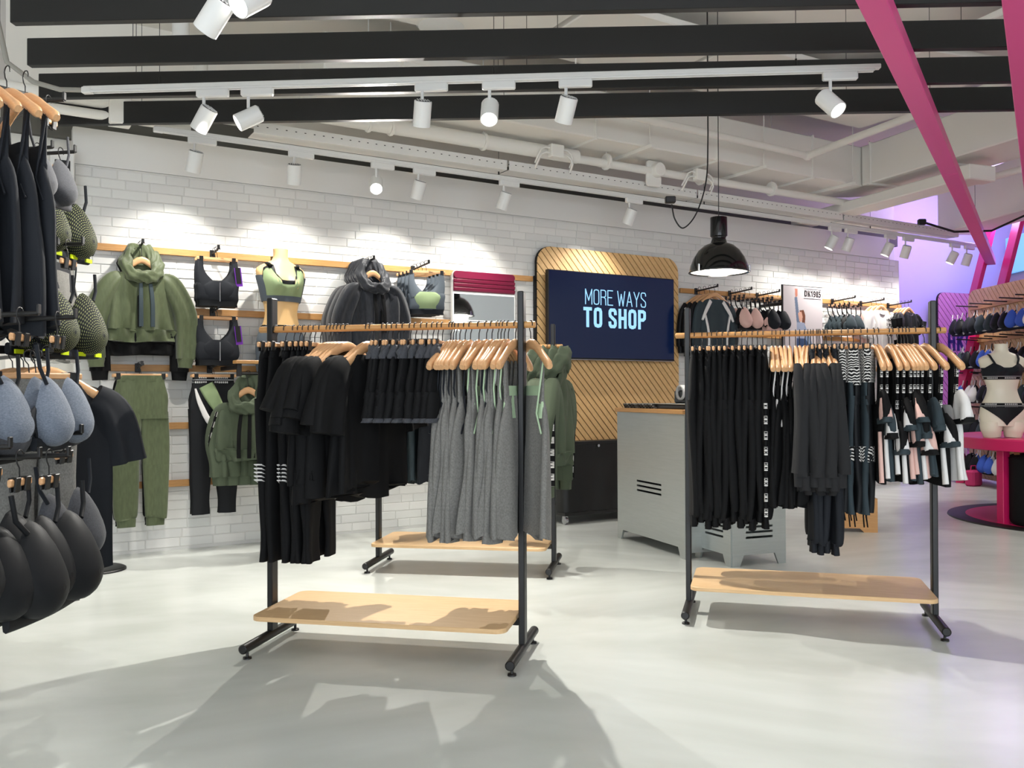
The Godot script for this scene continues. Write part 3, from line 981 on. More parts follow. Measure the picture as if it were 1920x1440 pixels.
func duct_elbow(a: Vector3, b: Vector3, c: Vector3, d: Vector3) -> ArrayMesh:
	var m := MB.new()
	var rows := []
	for i in 7:
		var w := i / 6.0
		var near := a.lerp(c, w) - (a.lerp(c, 0.5) - b.lerp(d, 0.5)).normalized() * 0.0 * sin(w * PI)
		var far := b.lerp(d, w) + (b.lerp(d, 0.5) - a.lerp(c, 0.5)).normalized() * 0.16 * sin(w * PI)
		rows.append(PackedVector3Array([near + UP * 3.08, near + UP * 3.46, far + UP * 3.46, far + UP * 3.08]))
	for i in 6:
		for j in 4:
			var q := [rows[i][j], rows[i][(j + 1) % 4], rows[i + 1][(j + 1) % 4], rows[i + 1][j]]
			var mid: Vector3 = (rows[i][0] + rows[i][2] + rows[i + 1][0] + rows[i + 1][2]) / 4
			m.face(q, (q[0] + q[1] + q[2] + q[3]) / 4 - mid)
	return m.mesh()


# ---------------------------------------------------------------- hangers and garments
# builders return lists of [part name, mesh, material]; the origin is the middle of the rail they hang on
func once(key: String, f: Callable) -> Array:
	if not cache.has(key): cache[key] = f.call()
	return cache[key]

func dress(called: String, label: String, category: String, parts: Array, at: Transform3D, group := "") -> Node3D:
	var o := thing(called, label, category, at, group)
	for p in parts:
		part(o, p[0], p[1], p[2])
	return o

func lm(rows: Array, o := {}) -> ArrayMesh:
	var m := MB.new()
	m.limb(rows, o)
	return m.mesh()

func hook_path(drop: float) -> Array:
	var p := []
	for k in 8:
		var a := lerpf(-0.3, PI, k / 7.0)
		p.append(Vector3(cos(a) * 0.0185, sin(a) * 0.0185, 0))
	p.append(Vector3(-0.014, -0.018, 0)); p.append(Vector3(-0.003, -0.032, 0)); p.append(Vector3(0, -drop, 0))
	return p

func hood_hanger() -> Array:
	return once("hood_hanger", func():
		return [["hook", tubem(hook_path(0.09), 0.0022, 5), M.black_metal], ["hanger_body", lm([[-0.115, -0.205, 0.012, 0.009], [-0.06, -0.145, 0.018, 0.009], [0, -0.112, 0.024, 0.009], [0.06, -0.145, 0.018, 0.009], [0.115, -0.205, 0.012, 0.009]], {"rows": 13, "seg": 10, "e": 0.7}), M.hanger_wood]])

func wood_hanger() -> Array:
	return once("wood_hanger", func():
		var body := lm([[-0.205, -0.178, 0.012, 0.011], [-0.19, -0.168, 0.019, 0.013], [-0.14, -0.138, 0.018, 0.011], [-0.07, -0.098, 0.020, 0.010], [0, -0.078, 0.023, 0.010], [0.07, -0.098, 0.020, 0.010], [0.14, -0.138, 0.018, 0.011], [0.19, -0.168, 0.019, 0.013], [0.205, -0.178, 0.012, 0.011]], {"rows": 19, "seg": 10, "e": 0.7})
		return [["hook", tubem(hook_path(0.07), 0.0022, 5), M.black_metal], ["hanger_body", body, M.hanger_wood]])

func clip_hanger(hw := 0.15) -> Array:
	return once("clip_hanger%d" % int(hw * 1000), func():
		var out := [["hook", tubem(hook_path(0.064), 0.0022, 5), M.black_metal], ["bar", boxm(Vector3(0, -0.072, 0), Vector3(hw * 2.0, 0.022, 0.011), Basis.IDENTITY, 0.004), M.hanger_wood]]
		for s in [-1.0, 1.0]:
			var m := MB.new()
			m.box(Vector3(s * (hw - 0.03), -0.078, 0.008), Vector3(0.026, 0.042, 0.006), Basis(Vector3.RIGHT, 0.12), 0.002)
			m.box(Vector3(s * (hw - 0.03), -0.078, -0.008), Vector3(0.026, 0.042, 0.006), Basis(Vector3.RIGHT, -0.12), 0.002)
			m.box(Vector3(s * (hw - 0.03), -0.062, 0.0), Vector3(0.020, 0.008, 0.022))
			out.append(["clip", m.mesh(), M.black_metal])
		return out)

func leggings(k: int, hem: float, m: Material, waist: Material, hw := 0.14, print_mat = null, ankle := 0.05) -> Array:
	return once("leggings%d_%s_%s_%d_%s" % [k, m.resource_name, waist.resource_name, int(hem * 100), print_mat != null], func():
		var sd := k * 1.7
		var out := []
		var top := MB.new()
		top.limb([[0, -0.12, hw * 0.95, 0.013], [0, -0.22, hw * 1.08, 0.017], [0, -0.34, hw * 1.12, 0.018]], {"rows": 8, "seg": 24, "fold": 0.006, "freq": 5.0, "seed": sd, "top": 0.5})
		for s in [-1.0, 1.0]:
			top.limb([[s * hw * 0.55, -0.30, hw * 0.57, 0.020], [s * hw * 0.58, -0.5, hw * 0.52, 0.020], [s * hw * 0.6, (hem - 0.5) * 0.5, ankle + 0.012, 0.018], [s * hw * 0.62, hem + 0.1, ankle, 0.016], [s * hw * 0.62, hem, ankle + 0.004, 0.017]], {"rows": 14, "seg": 18, "fold": 0.010, "freq": 6.0, "seed": sd + s, "sag": 0.006, "top": 0.4})
		out.append(["trouser", top.mesh(), m])
		out.append(["waistband", lm([[0, -0.082, hw * 0.9, 0.012], [0, -0.128, hw * 0.97, 0.014]], {"rows": 3, "seg": 24, "fold": 0.004, "freq": 6.0, "seed": sd}), waist])
		if print_mat != null:
			for i in 5:
				out.append(["stripe", lm([[hw * 0.60 - 0.02 + i * 0.002, -0.61 - i * 0.016, 0.0035, 0.0275], [hw * 0.60 + ankle + 0.016, -0.575 - i * 0.016, 0.003, 0.021]], {"rows": 4, "seg": 8}), print_mat])
		return out)

func joggers(k: int, hem: float, m: Material, tape := false) -> Array:
	return once("joggers%d_%s_%d_%s" % [k, m.resource_name, int(hem * 100), tape], func():
		var sd := k * 2.3
		var hw := 0.15
		var out := []
		var q := MB.new()
		q.limb([[0, -0.10, hw, 0.015], [0, -0.22, hw * 1.12, 0.022], [0, -0.36, hw * 1.18, 0.024]], {"rows": 8, "seg": 24, "fold": 0.010, "freq": 5.0, "seed": sd, "top": 0.5})
		for s in [-1.0, 1.0]:
			q.limb([[s * hw * 0.56, -0.32, hw * 0.62, 0.024], [s * hw * 0.62, -0.55, hw * 0.58, 0.024], [s * hw * 0.62, hem + 0.12, hw * 0.50, 0.022], [s * hw * 0.60, hem + 0.05, hw * 0.44, 0.020]], {"rows": 13, "seg": 18, "fold": 0.014, "freq": 5.0, "seed": sd + s, "sag": 0.008, "top": 0.4})
		out.append(["trouser", q.mesh(), m])
		for s in [-1.0, 1.0]:
			out.append(["cuff", lm([[s * hw * 0.60, hem + 0.055, hw * 0.40, 0.016], [s * hw * 0.60, hem, hw * 0.38, 0.016]], {"rows": 4, "seg": 16, "fold": 0.005, "freq": 14.0, "seed": sd}), m])
		out.append(["waistband", lm([[0, -0.072, hw * 0.9, 0.014], [0, -0.112, hw, 0.016]], {"rows": 4, "seg": 26, "fold": 0.006, "freq": 22.0, "seed": sd, "top": 1.0}), m])
		if tape:
			out.append(["tape", lm([[hw * 1.17, -0.33, 0.012, 0.010], [hw * 1.22, -0.55, 0.012, 0.010], [hw * 1.13, hem + 0.12, 0.012, 0.010], [hw * 1.05, hem + 0.03, 0.012, 0.010]], {"rows": 12, "seg": 8, "e": 1.0}), M.letter_tape])
		return out)

func tee(k: int, hem: float, m: Material, sleeve_len := 0.24, flare := 0.0) -> Array:
	return once("tee%d_%s_%d_%d" % [k, m.resource_name, int(hem * 100), int(sleeve_len * 100)], func():
		var sd := k * 1.9
		var out := []
		out.append(["body", lm([[0, -0.118, 0.12, 0.014], [0, -0.165, 0.205, 0.020], [0, -0.30, 0.225, 0.030], [0, (hem - 0.3) * 0.5, 0.23 + flare * 0.5, 0.030], [0, hem, 0.245 + flare, 0.026]], {"rows": 16, "seg": 30, "fold": 0.030, "freq": 5.0, "seed": sd, "hem": 0.02, "top": 0.22}), m])
		for s in [-1.0, 1.0]:
			out.append(["sleeve", lm([[s * 0.175, -0.165, 0.05, 0.02], [s * 0.225, -0.21, 0.075, 0.034], [s * 0.262, -0.30, 0.085, 0.040], [s * 0.285, -0.165 - sleeve_len, 0.095, 0.042]], {"rows": 12, "seg": 22, "fold": 0.020, "freq": 8.0, "seed": sd + s, "top": 0.3}), m])
		var c := []
		for i in 17:
			var a := TAU * i / 16
			c.append(Vector3(cos(a) * 0.095, -0.125 - 0.018 * sin(a) - 0.02 * absf(sin(a)), sin(a) * 0.018))
		out.append(["neckband", tubem(c, 0.008, 6), m])
		return out)

func tank(k: int, hem: float, m: Material, lining: Material) -> Array:
	return once("tank%d_%s_%s" % [k, m.resource_name, lining.resource_name], func():
		var sd := k * 2.7
		var out := []
		out.append(["body", lm([[0, -0.29, 0.12, 0.012], [0, -0.40, 0.17, 0.020], [0, -0.6, 0.185, 0.024], [0, hem, 0.205, 0.022]], {"rows": 14, "seg": 28, "fold": 0.026, "freq": 6.0, "seed": sd, "hem": 0.02}), m])
		for s in [-1.0, 1.0]:
			out.append(["strap", lm([[s * 0.13, -0.135, 0.016, 0.005], [s * 0.12, -0.22, 0.018, 0.006], [s * 0.105, -0.32, 0.030, 0.009]], {"rows": 5, "seg": 8}), m])
			out.append(["lining_strap", tubem([Vector3(s * 0.15, -0.14, 0.004), Vector3(s * 0.14, -0.26, 0.018), Vector3(s * 0.11, -0.36, 0.02), Vector3(s * 0.16, -0.44, 0.02)], 0.004, 5), lining])
		out.append(["lining", lm([[0, -0.25, 0.11, 0.007], [0, -0.32, 0.135, 0.010], [0, -0.38, 0.14, 0.016]], {"rows": 5, "seg": 18, "fold": 0.006, "seed": sd}), lining])
		return out)

func shorts(k: int, hem: float, m: Material, waist: Material) -> Array:
	return once("shorts%d" % k, func():
		var sd := k * 3.1
		var q := MB.new()
		q.limb([[0, -0.13, 0.150, 0.015], [0, -0.24, 0.175, 0.022], [0, -0.30, 0.185, 0.023]], {"rows": 8, "seg": 24, "fold": 0.012, "freq": 6.0, "seed": sd, "top": 0.4})
		for s in [-1.0, 1.0]:
			q.limb([[s * 0.092, -0.28, 0.095, 0.023], [s * 0.098, hem, 0.105, 0.024]], {"rows": 5, "seg": 18, "fold": 0.013, "freq": 7.0, "seed": sd + s})
		var out := [["trunk", q.mesh(), m]]
		out.append(["waistband", lm([[0, -0.078, 0.13, 0.016], [0, -0.105, 0.150, 0.022], [0, -0.138, 0.156, 0.018]], {"rows": 6, "seg": 30, "fold": 0.010, "freq": 20.0, "seed": sd, "top": 1.0}), waist])
		for s in [-1.0, 1.0]:
			out.append(["hem", lm([[s * 0.098, hem + 0.006, 0.106, 0.025], [s * 0.098, hem - 0.012, 0.108, 0.024]], {"rows": 3, "seg": 18, "fold": 0.013, "freq": 7.0, "seed": sd + s, "top": 0.8}), waist])
		return out)

func sweater(k: int, hem: float, m: Material) -> Array:
	return once("sweater%d_%s_%d" % [k, m.resource_name, int(hem * 100)], func():
		var sd := k * 1.3
		var out := []
		out.append(["body", lm([[0, -0.125, 0.12, 0.016], [0, -0.175, 0.20, 0.024], [0, -0.35, 0.22, 0.034], [0, hem + 0.06, 0.225, 0.034]], {"rows": 14, "seg": 26, "fold": 0.016, "freq": 4.0, "seed": sd}), m])
		out.append(["hem_band", lm([[0, hem + 0.065, 0.215, 0.030], [0, hem, 0.205, 0.028]], {"rows": 4, "seg": 26, "fold": 0.012, "freq": 6.0, "seed": sd}), m])
		for s in [-1.0, 1.0]:
			out.append(["sleeve", lm([[s * 0.185, -0.175, 0.05, 0.02], [s * 0.225, -0.26, 0.062, 0.028], [s * 0.245, -0.45, 0.060, 0.030], [s * 0.25, hem + 0.09, 0.058, 0.030]], {"rows": 12, "seg": 16, "fold": 0.014, "freq": 6.0, "seed": sd + s, "sag": 0.01}), m])
			out.append(["cuff", lm([[s * 0.25, hem + 0.095, 0.046, 0.024], [s * 0.25, hem + 0.03, 0.042, 0.022]], {"rows": 3, "seg": 14}), m])
		return out)

func hoodie(k: int, hem: float, m: Material, cord: Material, spread := 0.30, tape := false, arm := 0.0) -> Array:
	return once("hoodie%d_%s_%d_%d" % [k, m.resource_name, int(hem * 100), int(spread * 100)], func():
		var sd := k * 1.1
		var out := []
		out.append(["body", lm([[0, -0.19, 0.11, 0.03], [0, -0.235, 0.172, 0.04], [0, -0.33, 0.20, 0.052], [0, (hem - 0.3) * 0.5, 0.205, 0.055], [0, hem + 0.075, 0.208, 0.05]], {"rows": 22, "seg": 56, "fold": 0.042, "freq": 4.6, "seed": sd, "hem": 0.008, "top": 0.3}), m])
		out.append(["hem_band", lm([[0, hem + 0.082, 0.214, 0.054], [0, hem + 0.04, 0.212, 0.052], [0, hem, 0.205, 0.046]], {"rows": 6, "seg": 56, "fold": 0.036, "freq": 4.6, "seed": sd + 0.25, "top": 0.95, "hem": 0.008}), m])
		for s in [-1.0, 1.0]:
			out.append(["sleeve", lm([[s * 0.125, -0.222, 0.034, 0.03], [s * 0.185, -0.275, 0.068, 0.046], [s * (0.12 + spread * 0.5), -0.45, 0.075, 0.05], [s * spread * 0.95, -0.60, 0.068, 0.048], [s * spread * 0.93, hem - 0.11, 0.062, 0.044]], {"rows": 20, "seg": 26, "fold": 0.022, "freq": 9.0, "seed": sd + s * 2.0, "sag": 0.012, "top": 0.3}), m])
			out.append(["cuff", lm([[s * spread * 0.93, hem - 0.105, 0.055, 0.036], [s * spread * 0.92, hem - 0.17, 0.046, 0.032]], {"rows": 4, "seg": 16, "fold": 0.006, "freq": 20.0, "seed": sd}), m])
			out.append(["drawstring", lm([[s * 0.030 + 0.01, -0.275, 0.012, 0.004, 0.070], [s * 0.036 + 0.012, -0.40, 0.014, 0.004, 0.094], [s * 0.036 + 0.012, -0.56, 0.014, 0.004, 0.098]], {"rows": 8, "seg": 8}), cord])
		# hood: a thick draped roll round the neck, open at the front, higher behind
		var rows := []
		for i in 41:
			var a := TAU * i / 40 + PI / 2
			var row := PackedVector3Array()
			var back := 0.5 - 0.5 * sin(a)
			var c := Vector3(cos(a) * (0.088 + 0.02 * back), -0.225 + 0.155 * back - 0.03 * absf(cos(a)) * (1.0 - back), sin(a) * 0.058 + 0.006)
			for j in 16:
				var f := TAU * j / 16
				var r := 0.034 + 0.010 * back + 0.008 * sin(3.0 * f + a * 4.0) + 0.006 * sin(5.0 * f - a * 7.0 + sd)
				row.append(c + Vector3(cos(a) * cos(f) * r, sin(f) * r * (1.1 + 0.6 * back), sin(a) * cos(f) * r * 0.8 + 0.01 * (1.0 - back)))
			rows.append(row)
		var h := MB.new()
		h.grid(rows)
		out.append(["hood", h.mesh(), m])
		out.append(["inner_back", lm([[0, -0.09, 0.06, 0.012, -0.045], [0, -0.16, 0.085, 0.014, -0.04], [0, -0.24, 0.09, 0.016, -0.015]], {"rows": 6, "seg": 18, "fold": 0.008, "seed": sd}), m])
		if tape:
			for s in [-1.0, 1.0]:
				out.append(["tape", lm([[s * 0.20, -0.255, 0.012, 0.05], [s * (0.145 + spread * 0.5), -0.45, 0.012, 0.056], [s * (spread + 0.02), -0.60, 0.012, 0.054], [s * (spread + 0.01), hem - 0.1, 0.012, 0.05]], {"rows": 12, "seg": 8}), M.letter_tape])
		return out)

# moulded bra seen from the front: two cups, wings, straps
func bra(k: int, cup: Material, band: Material, strap: Material, size := 1.0, strap_len := 0.16) -> Array:
	return once("bra%d_%s_%s_%d_%d" % [k, cup.resource_name, band.resource_name, int(size * 100), int(strap_len * 100)], func():
		var out := []
		var top := -0.10 - strap_len
		for s in [-1.0, 1.0]:
			var m := MB.new()
			m.dome(Vector3(s * 0.070 * size, top - 0.062 * size, 0.0), Vector3(0.072, 0.072, 0.062) * size, 20, 8, 0.30, 0.5)
			out.append(["cup", m.mesh(), cup])
			out.append(["strap", tubem([Vector3(s * 0.13 * size, -0.095, 0.0), Vector3(s * 0.125 * size, -0.10 - strap_len * 0.5, 0.008), Vector3(s * 0.10 * size, top + 0.015 * size, 0.012 * size)], 0.005 * size, 6), strap])
			out.append(["wing", lm([[s * 0.13 * size, top - 0.075 * size, 0.040 * size, 0.006], [s * 0.16 * size, top - 0.085 * size, 0.03 * size, 0.006], [s * 0.155 * size, top - 0.10 * size, 0.022 * size, 0.008, -0.02]], {"rows": 5, "seg": 10}), band])
		out.append(["band", lm([[-0.145 * size, top - 0.128 * size, 0.016 * size, 0.010], [0, top - 0.135 * size, 0.016 * size, 0.016], [0.145 * size, top - 0.128 * size, 0.016 * size, 0.010]], {"rows": 9, "seg": 10}), band])
		return out)

func sports_bra(k: int, m: Material, panel: Material, band: Material, zip := false) -> Array:
	return once("sports_bra%d_%s_%s" % [k, m.resource_name, panel.resource_name], func():
		var out := []
		var q := MB.new()
		q.limb([[0, -0.225, 0.130, 0.030], [0, -0.26, 0.145, 0.046], [0, -0.33, 0.142, 0.052], [0, -0.365, 0.135, 0.040]], {"rows": 10, "seg": 32, "fold": 0.008, "freq": 3.0, "seed": k * 2.0, "top": 0.6})
		out.append(["body", q.mesh(), m])
		for s in [-1.0, 1.0]:
			out.append(["shoulder_strap", lm([[s * 0.115, -0.082, 0.020, 0.008], [s * 0.118, -0.14, 0.026, 0.016], [s * 0.105, -0.20, 0.042, 0.026], [s * 0.080, -0.255, 0.060, 0.040]], {"rows": 9, "seg": 12}), m])
		out.append(["front_panel", lm([[0, -0.228, 0.070, 0.043, 0.004], [0, -0.262, 0.118, 0.052, 0.003], [0, -0.31, 0.112, 0.056, 0.003], [0, -0.358, 0.092, 0.046, 0.003]], {"rows": 9, "seg": 28, "fold": 0.008, "freq": 3.0, "seed": k * 2.0, "top": 0.6}), panel])
		out.append(["band", lm([[0, -0.362, 0.138, 0.046], [0, -0.40, 0.134, 0.042]], {"rows": 3, "seg": 30, "fold": 0.006, "freq": 3.0}), band])
		if zip:
			out.append(["zip", boxm(Vector3(0, -0.305, 0.0645), Vector3(0.006, 0.13, 0.008)), M.chrome])
		return out)

func sub_dome(c: Vector3, r: Vector3) -> ArrayMesh:
	var m := MB.new()
	m.dome(c, r, 16, 5)
	return m.mesh()

func panel_top(k: int, body: Material, side: Material, trim: Material) -> Array:      # strappy shirt with pale side panels and pointed sleeves
	return once("panel_shirt%d_%s_%s" % [k, body.resource_name, side.resource_name], func():
		var sd := k * 1.6
		var hem := -0.69 + 0.02 * (k % 3)
		var out := []
		out.append(["body", lm([[0, -0.34, 0.14, 0.016], [0, -0.42, 0.185, 0.024], [0, -0.55, 0.19, 0.026], [0, hem, 0.215, 0.024]], {"rows": 12, "seg": 26, "fold": 0.014, "freq": 5.0, "seed": sd, "hem": 0.01}), body])
		for s in [-1.0, 1.0]:
			out.append(["strap", lm([[s * 0.155, -0.14, 0.012, 0.006], [s * 0.15, -0.24, 0.012, 0.006], [s * 0.135, -0.36, 0.016, 0.008]], {"rows": 5, "seg": 8}), M.letter_tape])
			out.append(["inner_strap", lm([[s * 0.10, -0.11, 0.022, 0.006], [s * 0.11, -0.24, 0.026, 0.008], [s * 0.115, -0.37, 0.034, 0.012]], {"rows": 5, "seg": 8}), M.black_jersey])
			var lift := 0.035 * ((k * 2) % 5) - 0.05
			out.append(["sleeve", lm([[s * 0.165, -0.335 - lift, 0.03, 0.012], [s * 0.195, -0.39 - lift, 0.055, 0.020], [s * 0.205, -0.455 - lift, 0.060, 0.022]], {"rows": 7, "seg": 16, "fold": 0.010, "seed": sd + s}), body])
			out.append(["sleeve_panel", lm([[s * 0.205, -0.36 - lift, 0.012, 0.018], [s * 0.222, -0.41 - lift, 0.026, 0.023], [s * 0.236, -0.452 - lift, 0.030, 0.025]], {"rows": 6, "seg": 12, "fold": 0.006, "seed": sd + s}), side])
			out.append(["sleeve_trim", lm([[s * 0.212, -0.448 - lift, 0.066, 0.025], [s * 0.215, -0.470 - lift, 0.065, 0.025]], {"rows": 3, "seg": 16, "fold": 0.008, "seed": sd + s, "top": 1.0}), trim])
			out.append(["side_stripe", lm([[s * 0.178, -0.46, 0.012, 0.008, 0.014], [s * 0.19, -0.56, 0.014, 0.009, 0.014], [s * 0.21, hem + 0.004, 0.018, 0.010, 0.014]], {"rows": 6, "seg": 10}), side])
		return out)


# ---------------------------------------------------------------- clothes rails
func build_rack(k: int, label: String) -> void:
	var o := thing("clothes_rack", label, "clothes rack", Transform3D(Basis(rdir(k), UP, rout(k)), rp(k, 0, 0)), "clothes racks on the shop floor")
	var L := 1.1076
	for s in [-1.0, 1.0]:
		part(o, "post", boxm(Vector3(s * L / 2, 0.78, 0), Vector3(0.026, 1.44, 0.055), Basis.IDENTITY, 0.004), M.black_metal)
		var m := MB.new()
		var rows := []
		for q in [[-0.259, 0.015], [-0.257, 0.0195], [0.257, 0.0195], [0.259, 0.015]]:
			rows.append(m.ring(Vector3(s * L / 2, 0.047, q[0]), Vector3(0, 0, 1), q[1], 18))
		m.grid(rows)
		m.cap(rows[0], Vector3(0, 0, -1)); m.cap(rows[-1], Vector3(0, 0, 1))
		var foot := part(o, "foot", m.mesh(), M.black_metal)
		for z in [-0.22, 0.22]:
			m = MB.new()
			m.lathe([[0.006, 0.03], [0.006, 0.010], [0.017, 0.008], [0.018, 0.0]], Vector3(s * L / 2, 0, z), 14)
			part(foot, "leveller", m.mesh(), M.black_metal)
		part(o, "shelf_bracket", boxm(Vector3(s * (L / 2 - 0.10), 0.150, 0.0), Vector3(0.18, 0.024, 0.03), Basis.IDENTITY, 0.002), M.black_metal)
	part(o, "cross_bar", boxm(Vector3(0, 0.148, 0.0), Vector3(L - 0.03, 0.022, 0.03), Basis.IDENTITY, 0.002), M.black_metal)
	var r := MB.new()
	var rr := []
	for q in [[-0.612, 0.010], [-0.609, 0.0140], [0.609, 0.0140], [0.612, 0.010]]:
		rr.append(r.ring(Vector3(q[0], 1.3638, 0), Vector3(1, 0, 0), q[1], 18))
	r.grid(rr)
	r.cap(rr[0], Vector3(-1, 0, 0)); r.cap(rr[-1], Vector3(1, 0, 0))
	part(o, "hanging_rail", r.mesh(), M.rail_oak)
	r = MB.new()
	r.prism(rounded(1.064, 0.488, 0.045, 6), Vector3(0, 0.1612, 0), Basis(Vector3.RIGHT, Vector3(0, 0, -1), UP), 0.018, 0.002)
	part(o, "shelf", r.mesh(), M.oak)

func on_rail(k: int, u: float, turn := 0.0, y := 1.3638) -> Transform3D:
	return Transform3D(Basis(UP, turn) * Basis(rout(k), UP, -rdir(k)), rp(k, u, y))

func build_racks() -> void:
	rng.seed = 77
	build_rack(1, "front left clothes rack of black posts, oak rail and oak shelf")
	build_rack(2, "right clothes rack of black posts, oak rail and oak shelf")
	build_rack(3, "rear clothes rack of black posts and oak shelf behind the front left one")
	var U := [-0.536, -0.491, -0.452, -0.426, -0.405, -0.378, -0.356, -0.329]
	for i in U.size():
		var at := on_rail(1, U[i], rng.randf_range(-0.10, 0.10))
		var w := "left post of the front left rack"
		dress("clip_hanger", "%s wooden clip hanger from the %s" % [ORD[i], w], "hanger", clip_hanger(), at, "clip hangers on the front left rack")
		dress("leggings", "%s pair of long black leggings from the %s" % [ORD[i], w], "leggings", leggings(i % 4, -0.985, M.black_jersey, M.black_jersey, 0.135, M.white_cloth if i in [0, 2, 3, 5] else null), at, "black leggings on the front left rack")
	U = [-0.290, -0.274, -0.258, -0.242, -0.226, -0.206, -0.112, -0.096]
	for i in U.size():
		var at := on_rail(1, U[i], rng.randf_range(-0.08, 0.08) - 0.34)
		dress("coat_hanger", "%s wooden hanger holding the black T-shirts, counted from the leggings" % ORD[i], "hanger", wood_hanger(), at, "wooden hangers of the black T-shirts")
		dress("t_shirt", "%s black short-sleeved T-shirt from the leggings on the front left rack" % ORD[i], "t-shirt", tee(i, -0.64 - 0.022 * ((i * 3) % 5), M.black_jersey, 0.20 + 0.025 * (i % 4)), at, "black T-shirts on the front left rack")
	U = [-0.045, -0.024, -0.003, 0.020, 0.045, 0.076, 0.099, 0.126, 0.150, 0.175, 0.196, 0.216]
	for i in U.size():
		var at := on_rail(1, U[i], rng.randf_range(-0.10, 0.10))
		dress("clip_hanger", "%s wooden clip hanger of the black shorts, from the T-shirts" % ORD[i], "hanger", clip_hanger(0.14), at, "clip hangers of the black shorts")
		dress("shorts", "%s black shorts with grey waistband, from the T-shirts on the front left rack" % ORD[i], "shorts", shorts(i % 4, -0.385, M.black_jersey, M.dark_marl), at, "black shorts on the front left rack")
	U = [0.252, 0.263, 0.275, 0.291, 0.314, 0.337, 0.373, 0.405, 0.428, 0.453, 0.466, 0.480, 0.497, 0.527]
	for i in U.size():
		var at := on_rail(1, U[i], rng.randf_range(-0.08, 0.06) - 0.13)
		dress("coat_hanger", "%s wooden hanger of the grey tank tops, from the black shorts" % ORD[i], "hanger", wood_hanger(), at, "wooden hangers of the grey tank tops")
		dress("singlet", "%s grey marl tank top from the black shorts on the front left rack" % ORD[i], "tank top", tank(i % 4, -0.855 + 0.01 * (i % 3), M.grey_marl, M.mint if i in [7, 8, 10, 12, 13] else M.ink_jersey), at, "grey tank tops on the front left rack")
	var last := on_rail(1, 0.592, 0.55)
	dress("coat_hanger", "single wooden hanger right of the rack's near post", "hanger", wood_hanger(), last, "wooden hangers of the grey tank tops")
	dress("singlet", "grey marl tank top hanging alone right of the near post", "tank top", tank(1, -0.80, M.grey_marl, M.mint), last, "grey tank tops on the front left rack")
	# right rack
	U = [-0.520, -0.483, -0.459, -0.437, -0.411, -0.386, -0.358, -0.324, -0.296, -0.270, -0.246, -0.222, -0.197]
	for i in U.size():
		var at := on_rail(2, U[i], rng.randf_range(-0.10, 0.10))
		dress("clip_hanger", "%s clip hanger from the left post of the right rack" % ORD[i], "hanger", clip_hanger(), at, "clip hangers on the right rack")
		dress("jogging_trousers", "%s pair of black jogging trousers from the left post of the right rack" % ORD[i], "trousers", joggers(i % 4, [-0.92, -0.90, -0.93, -0.89][i % 4], M.black_jersey, i == 12), at, "black trousers on the right rack")
	U = [-0.155, -0.137, -0.117, -0.096, -0.074, -0.046, -0.028]
	for i in U.size():
		var at := on_rail(2, U[i], rng.randf_range(-0.05, 0.05))
		dress("coat_hanger", "%s wooden hanger of the black sleeveless tops on the right rack" % ORD[i], "hanger", wood_hanger(), at, "wooden hangers of the black tops on the right rack")
		dress("sleeveless_shirt", "%s black sleeveless top from the trousers on the right rack" % ORD[i], "top", tank(i % 4, -0.80, M.black_jersey, M.white_cloth if i in [1, 3, 4] else M.black_jersey), at, "black sleeveless tops on the right rack")
	U = [-0.004, 0.010, 0.034, 0.049, 0.064, 0.078, 0.094]
	for i in U.size():
		var at := on_rail(2, U[i], lerpf(-0.16, 0.14, i / 6.0))
		dress("coat_hanger", "%s wooden hanger of the black sweatshirts on the right rack" % ORD[i], "hanger", wood_hanger(), at, "wooden hangers of the black sweatshirts")
		dress("sweatshirt", "%s charcoal sweatshirt from the sleeveless tops on the right rack" % ORD[i], "sweatshirt", sweater(i % 4, -0.735 - 0.015 * (i % 2), M.charcoal_sweat), at, "charcoal sweatshirts on the right rack")
	U = [0.022, 0.056, 0.086, 0.116]
	for i in U.size():
		var at := on_rail(2, U[i], rng.randf_range(-0.06, 0.06))
		dress("clip_hanger", "%s clip hanger between the charcoal sweatshirts on the right rack" % ORD[i], "hanger", clip_hanger(), at, "clip hangers between the sweatshirts")
		dress("long_trousers", "%s pair of long black trousers reaching lowest below the charcoal sweatshirts" % ORD[i], "trousers", joggers(i % 3, -1.02 - 0.01 * (i % 2), M.ink_jersey), at, "long trousers below the sweatshirts")
	U = [0.160, 0.188, 0.213, 0.244, 0.274]
	for i in U.size():
		var at := on_rail(2, U[i], rng.randf_range(-0.10, 0.10))
		dress("clip_hanger", "%s clip hanger of the zigzag leggings from the sweatshirts" % ORD[i], "hanger", clip_hanger(), at, "clip hangers of the zigzag leggings")
		var o := dress("zigzag_leggings", "%s pair of leggings with black and white zigzag waist from the sweatshirts" % ORD[i], "leggings", leggings(i % 4, -0.83 - 0.01 * (i % 2), M.slate_teal if i % 2 else M.black_sport, M.zigzag, 0.135), at, "zigzag leggings on the right rack")
		var hip := lm([[0, -0.085, 0.135, 0.024], [0, -0.16, 0.152, 0.028], [0, -0.225 - 0.012 * (i % 3), 0.158, 0.028]], {"rows": 6, "seg": 26, "fold": 0.008, "freq": 5.0, "seed": i * 1.0, "top": 0.6})
		part(o, "patterned_waist", hip, M.zigzag)
		for s in [-1.0, 1.0]:
			part(o, "knee_patch", lm([[s * 0.08, -0.53, 0.068, 0.027], [s * 0.081, -0.60, 0.064, 0.026]], {"rows": 4, "seg": 18, "fold": 0.006, "seed": i * 1.0}), M.zigzag)
			part(o, "lace", tubem([Vector3(s * 0.10, -0.80, 0.01), Vector3(s * 0.115, -0.85, 0.012), Vector3(s * 0.10, -0.90, 0.006)], 0.0035, 5), M.black_jersey)
